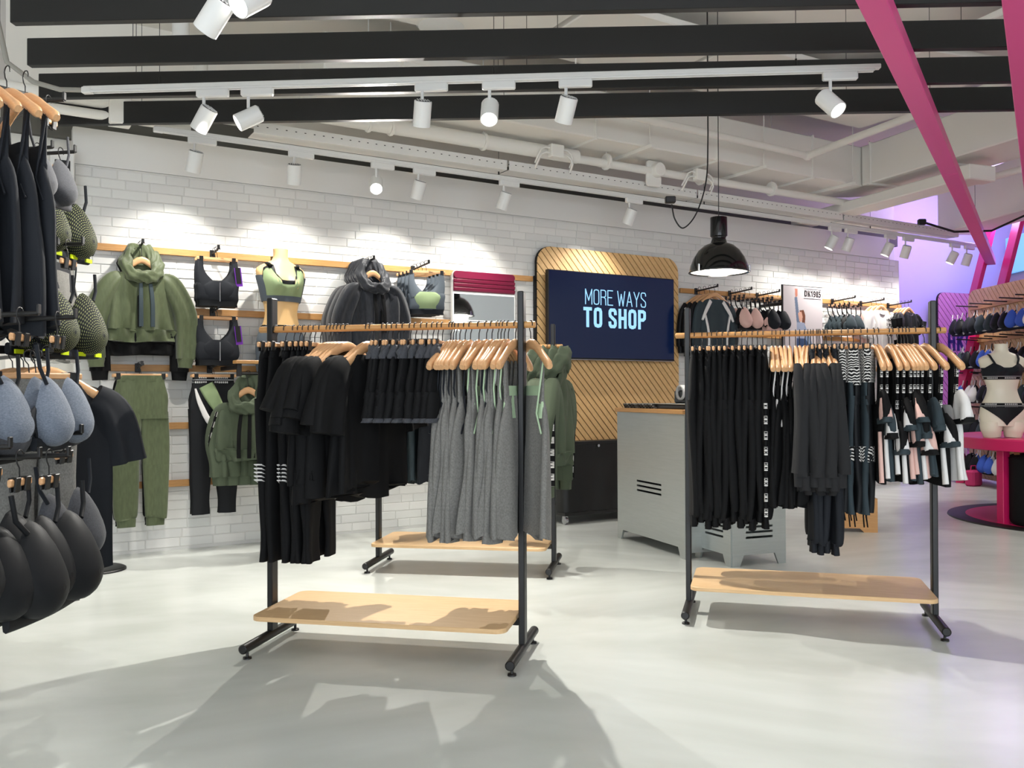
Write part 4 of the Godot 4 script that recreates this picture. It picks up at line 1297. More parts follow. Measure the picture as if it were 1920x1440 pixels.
	U = [0.302, 0.320, 0.367, 0.381, 0.406, 0.422, 0.436, 0.450, 0.477, 0.520, 0.580]
	for i in U.size():
		var at := on_rail(2, U[i], lerpf(0.08, 0.34, i / 10.0) + rng.randf_range(-0.06, 0.06))
		dress("coat_hanger", "%s pale wooden hanger from the zigzag leggings on the right rack" % ORD[i], "hanger", wood_hanger(), at, "wooden hangers of the panelled shirts")
		var bm: Material = [M.black_jersey, M.slate_teal, M.black_jersey, M.black_jersey, M.slate_teal, M.black_jersey, M.black_jersey, M.blush, M.slate_teal, M.black_jersey, M.white_cloth][i]
		var sm: Material = [M.blush, M.white_cloth, M.white_cloth, M.white_cloth, M.blush, M.blush, M.slate_teal, M.white_cloth, M.slate_teal, M.white_cloth, M.white_cloth][i]
		var c: String = ["black", "slate", "black", "black", "slate", "black", "black", "blush pink", "slate", "black", "white"][i]
		dress("panelled_shirt", "%s strappy shirt with pale panels from the zigzag leggings, %s" % [ORD[i], c], "shirt", panel_top(i, bm, sm, [M.slate_teal, M.black_jersey, M.slate_teal][i % 3]), at, "panelled shirts on the right rack")
	# rear rack
	U = [-0.44, -0.38, -0.30, -0.22]
	for i in U.size():
		var at := on_rail(3, U[i], rng.randf_range(-0.1, 0.1))
		dress("coat_hanger", "%s wooden hanger from the left on the rear rack" % ORD[i], "hanger", wood_hanger(), at, "wooden hangers on the rear rack")
		dress("long_shirt", "%s dark long shirt from the left on the rear rack, mostly hidden" % ORD[i], "shirt", tee(i % 4, -0.82, M.ink_jersey if i % 2 else M.slate_teal), at, "dark shirts on the rear rack")
	U = [-0.12, -0.06, 0.0, 0.06, 0.12]
	for i in U.size():
		var at := on_rail(3, U[i], rng.randf_range(-0.3, 0.3))
		dress("clip_hanger", "%s clip hanger of the velour trousers on the rear rack" % ORD[i], "hanger", clip_hanger(), at, "clip hangers on the rear rack")
		dress("velour_trousers", "%s pair of ink velour trousers below the black shorts, rear rack" % ORD[i], "trousers", joggers(i % 4, -0.93 + 0.03 * (i % 2), M.ink_velour), at, "velour trousers on the rear rack")
	U = [0.40, 0.46, 0.52, 0.575]
	for i in U.size():
		var at := on_rail(3, U[i], rng.randf_range(-0.15, 0.15))
		dress("coat_hanger", "%s wooden hanger of the olive hoodies at the right end of the rear rack" % ORD[i], "hanger", hood_hanger(), at, "hangers of the olive hoodies")
		dress("hooded_sweatshirt", "%s olive hoodie with lettered tape sleeves at the right end of the rear rack" % ORD[i], "hoodie", hoodie(i % 3, -0.72, M.olive_sweat, M.dark_band, 0.24, true), at, "olive hoodies on the rear rack")


# ---------------------------------------------------------------- the wall display
func wall_rail(s0: float, s1: float, y: float, label: String) -> void:
	var o := thing("wall_rail", label, "wall rail", Transform3D(wbasis(), wp((s0 + s1) / 2, y, 0.0)), "oak wall rails")
	part(o, "rail", boxm(Vector3(0, 0, 0.032), Vector3(s1 - s0, 0.046, 0.024), Basis.IDENTITY, 0.002), M.rail_oak)
	for q in [-0.46, 0.0, 0.46]:
		part(o, "spacer", boxm(Vector3((s1 - s0) * q, 0, 0.0125), Vector3(0.05, 0.035, 0.025)), M.rail_oak)

# black prong that clips over an oak rail and reaches out of the wall
func prong(s: float, y: float, length: float, label: String, ball := false) -> void:
	var o := thing("display_hook", label, "display arm", Transform3D(wbasis(), wp(s, y, 0.044)), "black display arms on the wall rails")
	part(o, "clip", boxm(Vector3(0, 0.0, 0.006), Vector3(0.034, 0.062, 0.014), Basis.IDENTITY, 0.002), M.black_metal)
	part(o, "arm", cylm(Vector3(0, 0.0, 0.01), Vector3(0, 0.018, length), 0.0075, 10), M.black_metal)
	part(o, "end_stop", boxm(Vector3(0, 0.026, length), Vector3(0.018, 0.03, 0.008), Basis.IDENTITY, 0.002), M.black_metal)

func on_arm(s: float, y: float, off: float, turn := 0.0) -> Transform3D:
	return Transform3D(wbasis() * Basis(UP, turn), wp(s, y, off))

func build_wall_display() -> void:
	wall_rail(-3.27, 0.191, 2.068, "top oak rail on the brick wall left of the screen panel")
	wall_rail(-2.69, -0.02, 1.66, "second oak rail from the top on the brick wall, behind the bust")
	wall_rail(-3.2, -0.02, 1.262, "third oak rail from the top on the brick wall, under the olive hoodie")
	wall_rail(-3.2, -0.02, 0.864, "fourth oak rail from the top, between the hanging trousers")
	wall_rail(-3.2, -0.02, 0.466, "lowest oak rail on the brick wall, near the trouser cuffs")
	wall_rail(1.882, 5.28, 2.065, "top oak rail on the brick wall right of the screen panel")
	wall_rail(1.882, 5.28, 1.66, "second oak rail right of the screen panel, behind the right rack")
	rng.seed = 9
	# olive velour hoodie
	var arms := [[-2.985, 2.068, 0.20, "olive hoodie"], [-2.50, 2.068, 0.20, "upper black sports bra"], [-2.50, 1.66, 0.20, "lower black sports bra"], [-2.99, 1.262, 0.20, "olive velour trousers"], [-2.52, 1.262, 0.20, "leggings with the white swoosh"], [-1.40, 2.068, 0.30, "dark velour hoodies"], [-0.95, 2.068, 0.30, "sage sports bras"]]
	for a in arms:
		prong(a[0], a[1], a[2], "black display arm carrying the %s on the wall" % a[3])
	for i in 2:
		var at := on_arm(-2.985, 2.086, 0.20 - 0.06 * i, 0.06)
		dress("coat_hanger", ["pale wooden hanger inside the olive velour hoodie", "wooden hanger behind the olive velour hoodie"][i], "hanger", hood_hanger(), at, "hangers on the left wall")
		if i == 0:
			dress("velour_hoodie", "large olive green velour hoodie with dark drawstrings on the wall", "hoodie", hoodie(5, -0.655, M.olive_velour, M.slate_teal, 0.30), at, "velour hoodies on the wall")
		else:
			dress("velour_hoodie", "black hoodie showing below the hem of the olive velour one", "hoodie", hoodie(6, -0.74, M.black_jersey, M.dark_band, 0.27), at, "velour hoodies on the wall")
	for i in 2:
		var y: float = [2.086, 1.68][i]
		for j in 2:
			var at := on_arm(-2.50, y, 0.21 - 0.06 * j, 0.03)
			dress("clip_hanger", "wooden clip hanger of the %s black sports bra%s" % [["upper", "lower"][i], ["", ", the one behind"][j]], "hanger", clip_hanger(0.14), at, "hangers on the left wall")
			dress("sports_bra", "%s black sports bra on the wall%s" % [["upper", "lower"][i], [" with front zip", ", second one behind"][j]], "bra", sports_bra(i, M.ink_jersey, M.ink_jersey, M.black_sport, true), at, "black sports bras on the wall")
		var tg := thing("price_tag", "%s purple hang tag beside a black sports bra" % ["upper", "lower"][i], "tag", on_arm(-2.365, y - 0.18, 0.235, 0.2), "purple hang tags")
		part(tg, "card", boxm(Vector3.ZERO, Vector3(0.035, 0.11, 0.003), Basis(Vector3(0, 0, 1), 0.12)), M.black_metal)
		part(tg, "border", boxm(Vector3(0.003, -0.01, -0.002), Vector3(0.05, 0.13, 0.002), Basis(Vector3(0, 0, 1), 0.12)), M.lilac_tag)
	for j in 2:
		var at := on_arm(-2.99, 1.28, 0.20 - 0.06 * j, 0.05 - 0.2 * j)
		dress("clip_hanger", ["wooden clip hanger of the olive velour trousers", "clip hanger behind the olive velour trousers"][j], "hanger", clip_hanger(0.17), at, "hangers on the left wall")
		dress("velour_trousers", ["olive velour jogging trousers on the wall under the hoodie", "dark trousers behind the olive velour trousers"][j], "trousers", joggers(7 + j, -1.07, [M.olive_velour, M.black_jersey][j]), at, "trousers on the left wall")
	for j in 2:
		var at := on_arm(-2.52, 1.28, 0.20 - 0.05 * j, 0.02)
		dress("clip_hanger", ["wooden clip hanger of the swoosh leggings", "clip hanger behind the swoosh leggings"][j], "hanger", clip_hanger(0.15), at, "hangers on the left wall")
		var o := dress("leggings", ["black leggings with white swoosh and olive panel on the wall", "black leggings behind the swoosh pair"][j], "leggings", leggings(8 + j, -1.02, M.black_sport, M.letter_band, 0.145, null, 0.058), at, "leggings on the left wall")
		if j == 0:
			part(o, "white_swoosh", lm([[-0.13, -0.16, 0.006, 0.004, 0.022], [-0.10, -0.26, 0.016, 0.004, 0.026], [-0.03, -0.40, 0.020, 0.004, 0.030], [0.10, -0.50, 0.008, 0.004, 0.028], [0.13, -0.515, 0.004, 0.004, 0.026]], {"rows": 14, "seg": 8}), M.white_cloth)
			part(o, "olive_panel", lm([[-0.06, -0.135, 0.05, 0.004, 0.020], [0.0, -0.25, 0.045, 0.004, 0.024], [0.075, -0.38, 0.025, 0.004, 0.027], [0.11, -0.46, 0.008, 0.004, 0.026]], {"rows": 10, "seg": 8}), M.sage)
	# dark hoodies in a row on one arm
	for j in 5:
		var at := on_arm(-1.40, 2.09, 0.32 - 0.055 * j, 0.12)
		dress("coat_hanger", "%s hanger of the dark velour hoodies from the front" % ORD[j], "hanger", hood_hanger(), at, "hangers of the dark hoodies")
		dress("velour_hoodie", "%s ink grey velour hoodie from the front on the wall, right of the bust" % ORD[j], "hoodie", hoodie(9 + j % 2, -0.74, M.ink_velour, M.dark_band, 0.27), at, "dark velour hoodies on the wall")
	for j in 4:
		var at := on_arm(-0.95, 2.09, 0.30 - 0.07 * j, -0.25)
		dress("clip_hanger", "%s clip hanger of the sage sports bras from the front" % ORD[j], "hanger", clip_hanger(0.15), at, "hangers of the sage bras")
		dress("sports_bra", "%s grey and sage green sports bra from the front, beside the mirror" % ORD[j], "bra", sports_bra(3 + j % 2, M.steel_grey, M.sage, M.ink_jersey), at, "sage sports bras beside the mirror")
	# short side rail with olive hoodies left of the front rack
	var sr := thing("side_rail", "short oak topped side rail on black wall arms left of the front rack", "clothes rail", Transform3D(wbasis(), wp(-2.30, 0, 0.62)))
	for x in [-0.13, 0.52]:
		part(sr, "upright", boxm(Vector3(x, 1.25, -0.1), Vector3(0.03, 0.10, 0.03), Basis.IDENTITY, 0.003), M.black_metal)
		part(sr, "wall_arm", boxm(Vector3(x, 1.262, -0.33), Vector3(0.03, 0.03, 0.48), Basis.IDENTITY, 0.003), M.black_metal)
	part(sr, "top", boxm(Vector3(0.2, 1.295, -0.1), Vector3(0.72, 0.022, 0.10), Basis.IDENTITY, 0.003), M.rail_oak)
	part(sr, "hanging_rail", cylm(Vector3(-0.13, 1.22, -0.1), Vector3(0.52, 1.22, -0.1), 0.011, 12), M.black_metal)
	for j in 4:
		var at := Transform3D(wbasis() * Basis(UP, -0.65 + 0.1 * j), wp(-2.37 + 0.085 * j, 1.22, 0.52))
		dress("coat_hanger", "%s hanger on the short side rail from the left" % ORD[j], "hanger", hood_hanger(), at, "hangers on the side rail")
		dress("hooded_sweatshirt", "%s olive hoodie with lettered sleeve tape on the short side rail" % ORD[j], "hoodie", hoodie(j % 3, -0.58, M.olive_sweat, M.dark_band, 0.21, true), at, "olive hoodies on the side rail")
	wall_right_garments()
	build_mirror()
	build_wall_bust()
	build_poster()

func wall_right_garments() -> void:
	var A := [2.07, 2.52, 2.91, 4.06, 4.54, 5.02]
	var names := ["raglan tops", "blush bras", "black moulded bras", "grey bras", "pink tops", "black vests"]
	for i in 6:
		prong(A[i], 2.065, 0.30, "%s black display arm from the left above the %s" % [ORD[i], names[i]])
	for j in 4:
		var at := on_arm(2.07, 2.085, 0.31 - 0.07 * j, 0.08)
		dress("coat_hanger", "%s hanger of the black raglan tops from the front" % ORD[j], "hanger", wood_hanger(), at, "hangers right of the screen")
		var o := dress("raglan_shirt", "%s black long-sleeved top with white raglan stripes from the front" % ORD[j], "top", sweater(4, -0.66, M.slate_teal if j == 0 else M.black_sport), at, "raglan tops right of the screen")
		if j == 0:
			for s in [-1.0, 1.0]:
				part(o, "raglan_stripe", lm([[s * 0.085, -0.145, 0.022, 0.010, 0.02], [s * 0.165, -0.245, 0.020, 0.010, 0.032], [s * 0.215, -0.33, 0.010, 0.010, 0.034]], {"rows": 6, "seg": 8}), M.white_cloth)
				part(o, "side_stripe", lm([[s * 0.175, -0.27, 0.010, 0.010, 0.03], [s * 0.13, -0.45, 0.014, 0.010, 0.034], [s * 0.13, -0.62, 0.012, 0.010, 0.034]], {"rows": 7, "seg": 8}), M.white_cloth)
	var sets := [[2.52, "blush pink bra beside the raglan tops", M.blush, M.black_sport], [2.91, "grey black moulded bra left of the poster", M.ink_jersey, M.blush], [4.06, "slate grey bra right of the poster", M.slate_teal, M.slate_teal]]
	for q in sets:
		for j in 5:
			var at := on_arm(q[0], 2.085, 0.32 - 0.06 * j, 0.10 if q[0] < 4 else 0.18)
			dress("clip_hanger", "%s clip hanger of the %ss" % [ORD[j], q[1]], "hanger", clip_hanger(0.13), at, "hangers right of the screen")
			dress("bra", "%s %s, from the front" % [ORD[j], q[1]], "bra", bra(0, q[2] if j != 1 else M.black_sport, q[3], M.black_sport, 1.2, 0.12), at, "bras right of the screen")
	for j in 3:
		var at := on_arm(4.54, 2.085, 0.31 - 0.06 * j, 0.12)
		dress("coat_hanger", "%s hanger of the pale pink tops from the front" % ORD[j], "hanger", wood_hanger(), at, "hangers right of the screen")
		var o := dress("pink_shirt", "%s pale pink and white top from the front, under the far end of the rail" % ORD[j], "top", tee(6 + j, -0.62, [M.white_cloth, M.blush, M.blush][j], 0.26), at, "pink tops at the end of the wall")
		if j == 0:
			part(o, "print", boxm(Vector3(0.07, -0.31, 0.055), Vector3(0.11, 0.20, 0.004)), print_mat())
	for j in 4:
		var at := on_arm(5.02, 2.085, 0.31 - 0.045 * j, 0.2)
		dress("coat_hanger", "%s hanger of the black vests at the end of the wall" % ORD[j], "hanger", wood_hanger(), at, "hangers right of the screen")
		dress("black_vest", "%s black vest from the front at the right end of the brick wall" % ORD[j], "vest", tee(10, -0.64, M.black_sport, 0.03), at, "black vests at the end of the wall")

func print_mat() -> StandardMaterial3D:      # black lettering blocks printed on white
	if M.has("shirt_print"): return M.shirt_print
	var m := mk("shirt_print", Color.WHITE, 0.8)
	rng.seed = 4
	var bits := []
	for k in 12 * 20: bits.append(rng.randf() < 0.55)
	m.albedo_texture = tex(48, 80, func(x, y): return Color(0.08, 0.08, 0.08) if bits[(y / 4) * 12 + x / 4] and (y % 20) > 3 else Color(0.88, 0.87, 0.86))
	m.uv1_triplanar = true
	m.uv1_scale = Vector3(9, 5, 5)
	return m

func build_mirror() -> void:
	var o := thing("wall_mirror", "tall mirror with a berry red louvred top panel on the wall", "mirror", Transform3D(wbasis(), wp(-0.312, 1.42, 0.05)))
	var m := MB.new()
	m.prism(rounded(0.60, 1.34, 0.05, 5), Vector3.ZERO, Basis.IDENTITY, 0.03, 0.004)
	part(o, "frame", m.mesh(), M.white_lacquer)
	part(o, "glass", boxm(Vector3(0, -0.09, 0.031), Vector3(0.575, 1.13, 0.006), Basis.IDENTITY, 0.001), M.mirror_glass)
	for k in 4:
		m = MB.new()
		if k == 0:
			m.prism(rounded(0.585, 0.062, 0.03, 4), Vector3(0, 0.632, 0.03), Basis.IDENTITY, 0.012, 0.003)
		else:
			m.box(Vector3(0, 0.617 - 0.034 * k, 0.036), Vector3(0.585, 0.027, 0.014), Basis(Vector3.RIGHT, 0.25), 0.003)
		part(o, "louvre", m.mesh(), M.berry)
	part(o, "louvre_backing", boxm(Vector3(0, 0.565, 0.029), Vector3(0.585, 0.14, 0.004)), M.berry)
	for y in [0.26, -0.12]:
		part(o, "divider", boxm(Vector3(0, y, 0.036), Vector3(0.575, 0.008, 0.006)), M.white_lacquer)

# torso surface: rows of [y, half width, half depth, z]
const TORSO := [[0.0, 0.054, 0.052, -0.01], [-0.045, 0.052, 0.050, -0.01], [-0.085, 0.066, 0.054, -0.012], [-0.112, 0.13, 0.062, -0.012], [-0.15, 0.182, 0.072, -0.01], [-0.21, 0.178, 0.085, -0.004], [-0.28, 0.160, 0.090, 0.0], [-0.35, 0.143, 0.086, 0.0], [-0.43, 0.123, 0.078, 0.0], [-0.48, 0.120, 0.076, 0.0], [-0.55, 0.138, 0.084, -0.002], [-0.63, 0.166, 0.098, -0.006], [-0.70, 0.178, 0.104, -0.008], [-0.78, 0.176, 0.100, -0.006], [-0.84, 0.170, 0.094, -0.004]]

func torso_point(a: float, y: float, puff: float) -> Vector3:
	var i := 0
	while i < TORSO.size() - 2 and TORSO[i + 1][0] > y: i += 1
	var w := clampf((y - TORSO[i][0]) / (TORSO[i + 1][0] - TORSO[i][0]), 0, 1)
	var q := []
	for c in range(1, 4):
		q.append(cubic_interpolate(TORSO[i][c], TORSO[i + 1][c], TORSO[maxi(i - 1, 0)][c], TORSO[mini(i + 2, TORSO.size() - 1)][c], w))
	var x: float = cos(a) * (q[0] + puff)
	var z: float = q[2] + sin(a) * (q[1] + puff)
	if sin(a) > 0:
		for s in [-1.0, 1.0]:
			z += 0.062 * sin(a) * exp(-(pow((x - s * 0.072) / 0.052, 2) + pow((y + 0.262 - 0.012 * signf(y + 0.262)) / 0.050, 2)))
	elif y < -0.55:
		z -= 0.03 * -sin(a) * exp(-(pow((absf(x) - 0.07) / 0.07, 2) + pow((y + 0.70) / 0.09, 2)))
	return Vector3(x, y, z)

func torso_shell(puff: float, lo: Callable, hi: Callable, a0 := 0.0, a1 := TAU, na := 48, ny := 14) -> ArrayMesh:
	var m := MB.new()
	var rows := []
	var uvs := []
	var closed := a1 - a0 > 6.2
	for i in ny:
		var row := PackedVector3Array()
		var ur := PackedVector2Array()
		for j in (na if closed else na + 1):
			var a := a0 + (a1 - a0) * j / na
			var y: float = lerpf(hi.call(a), lo.call(a), i / (ny - 1.0))
			row.append(torso_point(a, y, puff))
			ur.append(Vector2(a * 0.14, y))
		rows.append(row)
		uvs.append(ur)
	m.grid(rows, closed, uvs, null if closed else Vector3(cos((a0 + a1) / 2), 0, sin((a0 + a1) / 2)))
	return m.mesh()

func torso_body(skin: Material, o: Node, leg_end: float, cover = null) -> void:
	var m := MB.new()
	var rows := []
	for i in 42:
		var row := PackedVector3Array()
		for j in 40:
			row.append(torso_point(TAU * j / 40, -0.84 * i / 41.0, 0.0))
		rows.append(row)
	m.grid(rows)
	m.cap(rows[0], UP)
	for s in [-1.0, 1.0]:
		m.limb([[s * 0.088, -0.80, 0.086, 0.092, -0.005], [s * 0.088, -0.88, 0.083, 0.084, 0.0], [s * 0.085, leg_end * 0.5 - 0.44, 0.074, 0.074, 0.0], [s * 0.082, leg_end, 0.062, 0.064, 0.0]], {"rows": 12, "seg": 24, "e": 1.0})
	part(o, "body", m.mesh(), skin)

func build_wall_bust() -> void:
	var o := thing("display_torso", "tan headless female mannequin torso mounted on the brick wall", "mannequin", Transform3D(wbasis() * Basis(UP, 0.12), wp(-2.045, 2.125, 0.17)))
	torso_body(M.mannequin_tan, o, -1.22)
	part(o, "wall_mount", boxm(Vector3(0, -0.06, -0.12), Vector3(0.05, 0.04, 0.14)), M.black_metal)
	var at := o.transform
	var scoop := func(a): return -0.235 + 0.115 * smoothstep(0.28, 0.52, absf(cos(a))) * (1.0 - smoothstep(0.74, 0.92, absf(cos(a)))) + 0.02 * smoothstep(0.9, 1.0, absf(cos(a)))
	var bra_o := thing("mannequin_bra", "sage green sports bra with black mesh straps on the tan bust", "bra", at)
	part(bra_o, "body", torso_shell(0.005, func(_a): return -0.36, scoop), M.sage)
	part(bra_o, "mesh_yoke", torso_shell(0.007, func(a): return scoop.call(a) - 0.028, scoop), M.black_sport)
	part(bra_o, "band", torso_shell(0.009, func(_a): return -0.385, func(_a): return -0.345), M.steel_grey)
	for s in [0.0, 1.0]:
		part(bra_o, "side_panel", torso_shell(0.008, func(_a): return -0.35, func(_a): return -0.20, PI * s - 0.55, PI * s + 0.75 - 0.2 * (1.0 - s) , 12), M.steel_grey)
	for s in [-1.0, 1.0]:
		part(bra_o, "shoulder_strap", tubem([Vector3(s * 0.10, -0.135, 0.060), Vector3(s * 0.106, -0.122, 0.045), Vector3(s * 0.112, -0.116, 0.025), Vector3(s * 0.112, -0.112, 0.0), Vector3(s * 0.105, -0.15, -0.075), Vector3(s * 0.09, -0.24, -0.092)], 0.013, 8), M.black_sport)
	var l := thing("mannequin_leggings", "steel grey leggings with lettered waistband on the tan bust", "leggings", at)
	part(l, "hips", torso_shell(0.006, func(_a): return -0.835, func(_a): return -0.575), M.steel_grey)
	part(l, "waistband", torso_shell(0.009, func(_a): return -0.60, func(_a): return -0.553), M.letter_band)
	for s in [-1.0, 1.0]:
		part(l, "leg", lm([[s * 0.088, -0.795, 0.096, 0.104, -0.005], [s * 0.088, -0.88, 0.090, 0.092, 0.0], [s * 0.085, -1.05, 0.081, 0.082, 0.0], [s * 0.082, -1.225, 0.069, 0.071, 0.0]], {"rows": 10, "seg": 24, "e": 1.0}), M.steel_grey)

func build_poster() -> void:
	var o := thing("poster", "pale poster of a woman with one arm raised, lettered DK1985", "poster", Transform3D(wbasis(), wp(3.263, 1.668, 0.32)))
	part(o, "panel", boxm(Vector3(0, 0, 0), Vector3(0.594, 0.98, 0.02), Basis.IDENTITY, 0.002), M.black_metal)
	var pm := mk("poster_print", Color.WHITE, 0.5)
	var shapes := [  # colour, polygon in 0..1 with y down: hair, raised arm, sleeve, face, torso, second arm, jeans
		[Color(0.45, 0.26, 0.18), [[0.40, 0.30], [0.50, 0.29], [0.54, 0.36], [0.53, 0.46], [0.46, 0.48], [0.47, 0.38]]],
		[Color(0.78, 0.50, 0.42), [[0.30, 0.03], [0.36, 0.03], [0.36, 0.12], [0.31, 0.14]]],
		[Color(0.42, 0.48, 0.58), [[0.29, 0.14], [0.35, 0.13], [0.38, 0.28], [0.42, 0.46], [0.34, 0.46]]],
		[Color(0.86, 0.66, 0.58), [[0.37, 0.33], [0.45, 0.31], [0.48, 0.38], [0.45, 0.44], [0.40, 0.44]]],
		[Color(0.62, 0.66, 0.75), [[0.34, 0.45], [0.52, 0.45], [0.54, 0.60], [0.52, 0.66], [0.34, 0.66]]],
		[Color(0.54, 0.61, 0.72), [[0.51, 0.45], [0.60, 0.58], [0.72, 0.74], [0.67, 0.78], [0.53, 0.64]]],
		[Color(0.22, 0.31, 0.47), [[0.33, 0.65], [0.54, 0.65], [0.66, 0.76], [0.74, 0.78], [0.72, 0.84], [0.55, 0.83], [0.50, 1.2], [0.36, 1.2]]]]
	var polys := []
	for s in shapes:
		var p := PackedVector2Array()
		for q in s[1]: p.append(Vector2(0.44 + (q[0] - 0.44) * 1.1, q[1] * 0.84))
		polys.append([s[0], p])
	pm.albedo_texture = tex(160, 256, func(x, y):
		var u := Vector2(x / 160.0, y / 256.0)
		var c := Color(0.82, 0.79, 0.80)
		for p in polys:
			if Geometry2D.is_point_in_polygon(u, p[1]): c = p[0]
		return c)
	var qm := QuadMesh.new()
	qm.size = Vector2(0.58, 0.965)
	part(o, "print", qm, pm, Transform3D(Basis.IDENTITY, Vector3(0.004, 0, 0.0112)))
	part(o, "lettering", text_mesh("DK1985", 0.085, true), M.black_metal, Transform3D(Basis.IDENTITY.scaled(Vector3(0.84, 1, 1)), Vector3(0.145, 0.415, 0.0122)))
	part(o, "rule", boxm(Vector3(0.145, 0.462, 0.0122), Vector3(0.26, 0.003, 0.001)), M.black_metal)
	part(o, "rule", boxm(Vector3(0.145, 0.365, 0.0122), Vector3(0.26, 0.003, 0.001)), M.black_metal)
	var st := thing("poster_stand", "slim black frame holding the poster off the brick wall", "stand", Transform3D(wbasis(), wp(3.263, 1.668, 0.15)))
	for s in [-1.0, 1.0]:
		part(st, "strut", boxm(Vector3(s * 0.25, 0.3, 0.0), Vector3(0.03, 0.03, 0.31)), M.black_metal)

func text_mesh(s: String, h: float, bold := false) -> TextMesh:
	var t := TextMesh.new()
	var f := SystemFont.new()
	f.font_names = PackedStringArray(["Droid Sans"])
	f.font_weight = 700 if bold else 400
	t.font = f
	t.text = s
	t.font_size = 48
	t.pixel_size = h / 48.0
	t.depth = 0.002
	return t


# ---------------------------------------------------------------- screen panel
# slatted panel: diagonal boards clipped to a rounded rectangle
func slat_panel(o: Node, w: float, h: float, r: float, pitch: float, m: Material, ang := -0.84, at := Vector3.ZERO) -> void:
	var b := MB.new()
	b.prism(rounded(w, h, r, 6), at, Basis.IDENTITY, 0.03)
	part(o, "backing", b.mesh(), M.dark_gap)
	var outline := rounded(w - 0.004, h - 0.004, r, 6)
	var d := Vector2(cos(ang), sin(ang))
	var nrm := Vector2(-d.y, d.x)
	var reach := w + h
	var k := -int(reach / pitch)
	while k * pitch < reach:
		var c := nrm * (k * pitch)
		var hw := pitch / 2 - 0.004
		var strip := PackedVector2Array([c + d * reach + nrm * hw, c - d * reach + nrm * hw, c - d * reach - nrm * hw, c + d * reach - nrm * hw])
		for p in Geometry2D.intersect_polygons(outline, strip):
			if p.size() < 3 or absf(poly_area(p)) < 0.0004: continue
			b = MB.new()
			b.prism(p, at + Vector3(0, 0, 0.028), Basis.IDENTITY, 0.012, 0.0)
			part(o, "slat", b.mesh(), m)
		k += 1

func poly_area(p: PackedVector2Array) -> float:
	var a := 0.0
	for i in p.size():
		a += p[i].cross(p[(i + 1) % p.size()])
	return a / 2

const GLYPHS := {
	"M": [[[0, 0], [0, 1], [0.5, 0.25], [1, 1], [1, 0]]], "O": [[[0.5, 1], [0.12, 0.97], [0, 0.85], [0, 0.15], [0.12, 0.03], [0.5, 0]], [[0.5, 1], [0.88, 0.97], [1, 0.85], [1, 0.15], [0.88, 0.03], [0.5, 0]]],
	"R": [[[0, 0], [0, 1]], [[0, 1], [0.7, 1], [0.97, 0.93], [1, 0.78], [0.97, 0.6], [0.7, 0.52], [0, 0.52]], [[0.6, 0.52], [0.95, 0.42], [1, 0]]], "E": [[[1, 1], [0, 1], [0, 0], [1, 0]], [[0, 0.52], [0.8, 0.52]]],
	"W": [[[0, 1], [0.25, 0], [0.5, 0.8], [0.75, 0], [1, 1]]], "A": [[[0, 0], [0.5, 1], [1, 0]], [[0.18, 0.3], [0.82, 0.3]]], "Y": [[[0, 1], [0.5, 0.45], [1, 1]], [[0.5, 0.45], [0.5, 0]]],
	"S": [[[1, 0.8], [0.97, 0.92], [0.8, 1], [0.2, 1], [0.03, 0.92], [0, 0.78], [0.06, 0.64], [0.94, 0.36], [1, 0.22], [0.97, 0.08], [0.8, 0], [0.2, 0], [0.03, 0.08], [0, 0.2]]],
	"T": [[[0, 1], [1, 1]], [[0.5, 1], [0.5, 0]]], "H": [[[0, 0], [0, 1]], [[1, 0], [1, 1]], [[0, 0.52], [1, 0.52]]], "P": [[[0, 0], [0, 1]], [[0, 1], [0.7, 1], [0.97, 0.93], [1, 0.76], [0.97, 0.58], [0.7, 0.48], [0, 0.48]]],
	"K": [[[0, 0], [0, 1]], [[1, 1], [0.05, 0.42]], [[0.32, 0.58], [1, 0]]]}

func lettering(s: String, w: float, h: float, stroke: float, gap: float) -> ArrayMesh:
	var m := MB.new()
	var x := 0.0
	for ch in s:
		if ch == " ":
			x += w * 0.55
			continue
		var k: float = {"M": 1.25, "W": 1.45, "A": 1.1, "Y": 1.1}.get(ch, 1.0)
		var cw: float = w * k - stroke
		for line in GLYPHS[ch]:
			var p := PackedVector2Array()
			for q in line: p.append(Vector2(x + stroke / 2 + q[0] * cw, stroke / 2 + q[1] * (h - stroke)))
			for poly in Geometry2D.offset_polyline(p, stroke / 2, Geometry2D.JOIN_MITER, Geometry2D.END_SQUARE):
				m.prism(poly, Vector3.ZERO, Basis.IDENTITY, 0.002)
		x += w * k + gap
	return m.mesh()

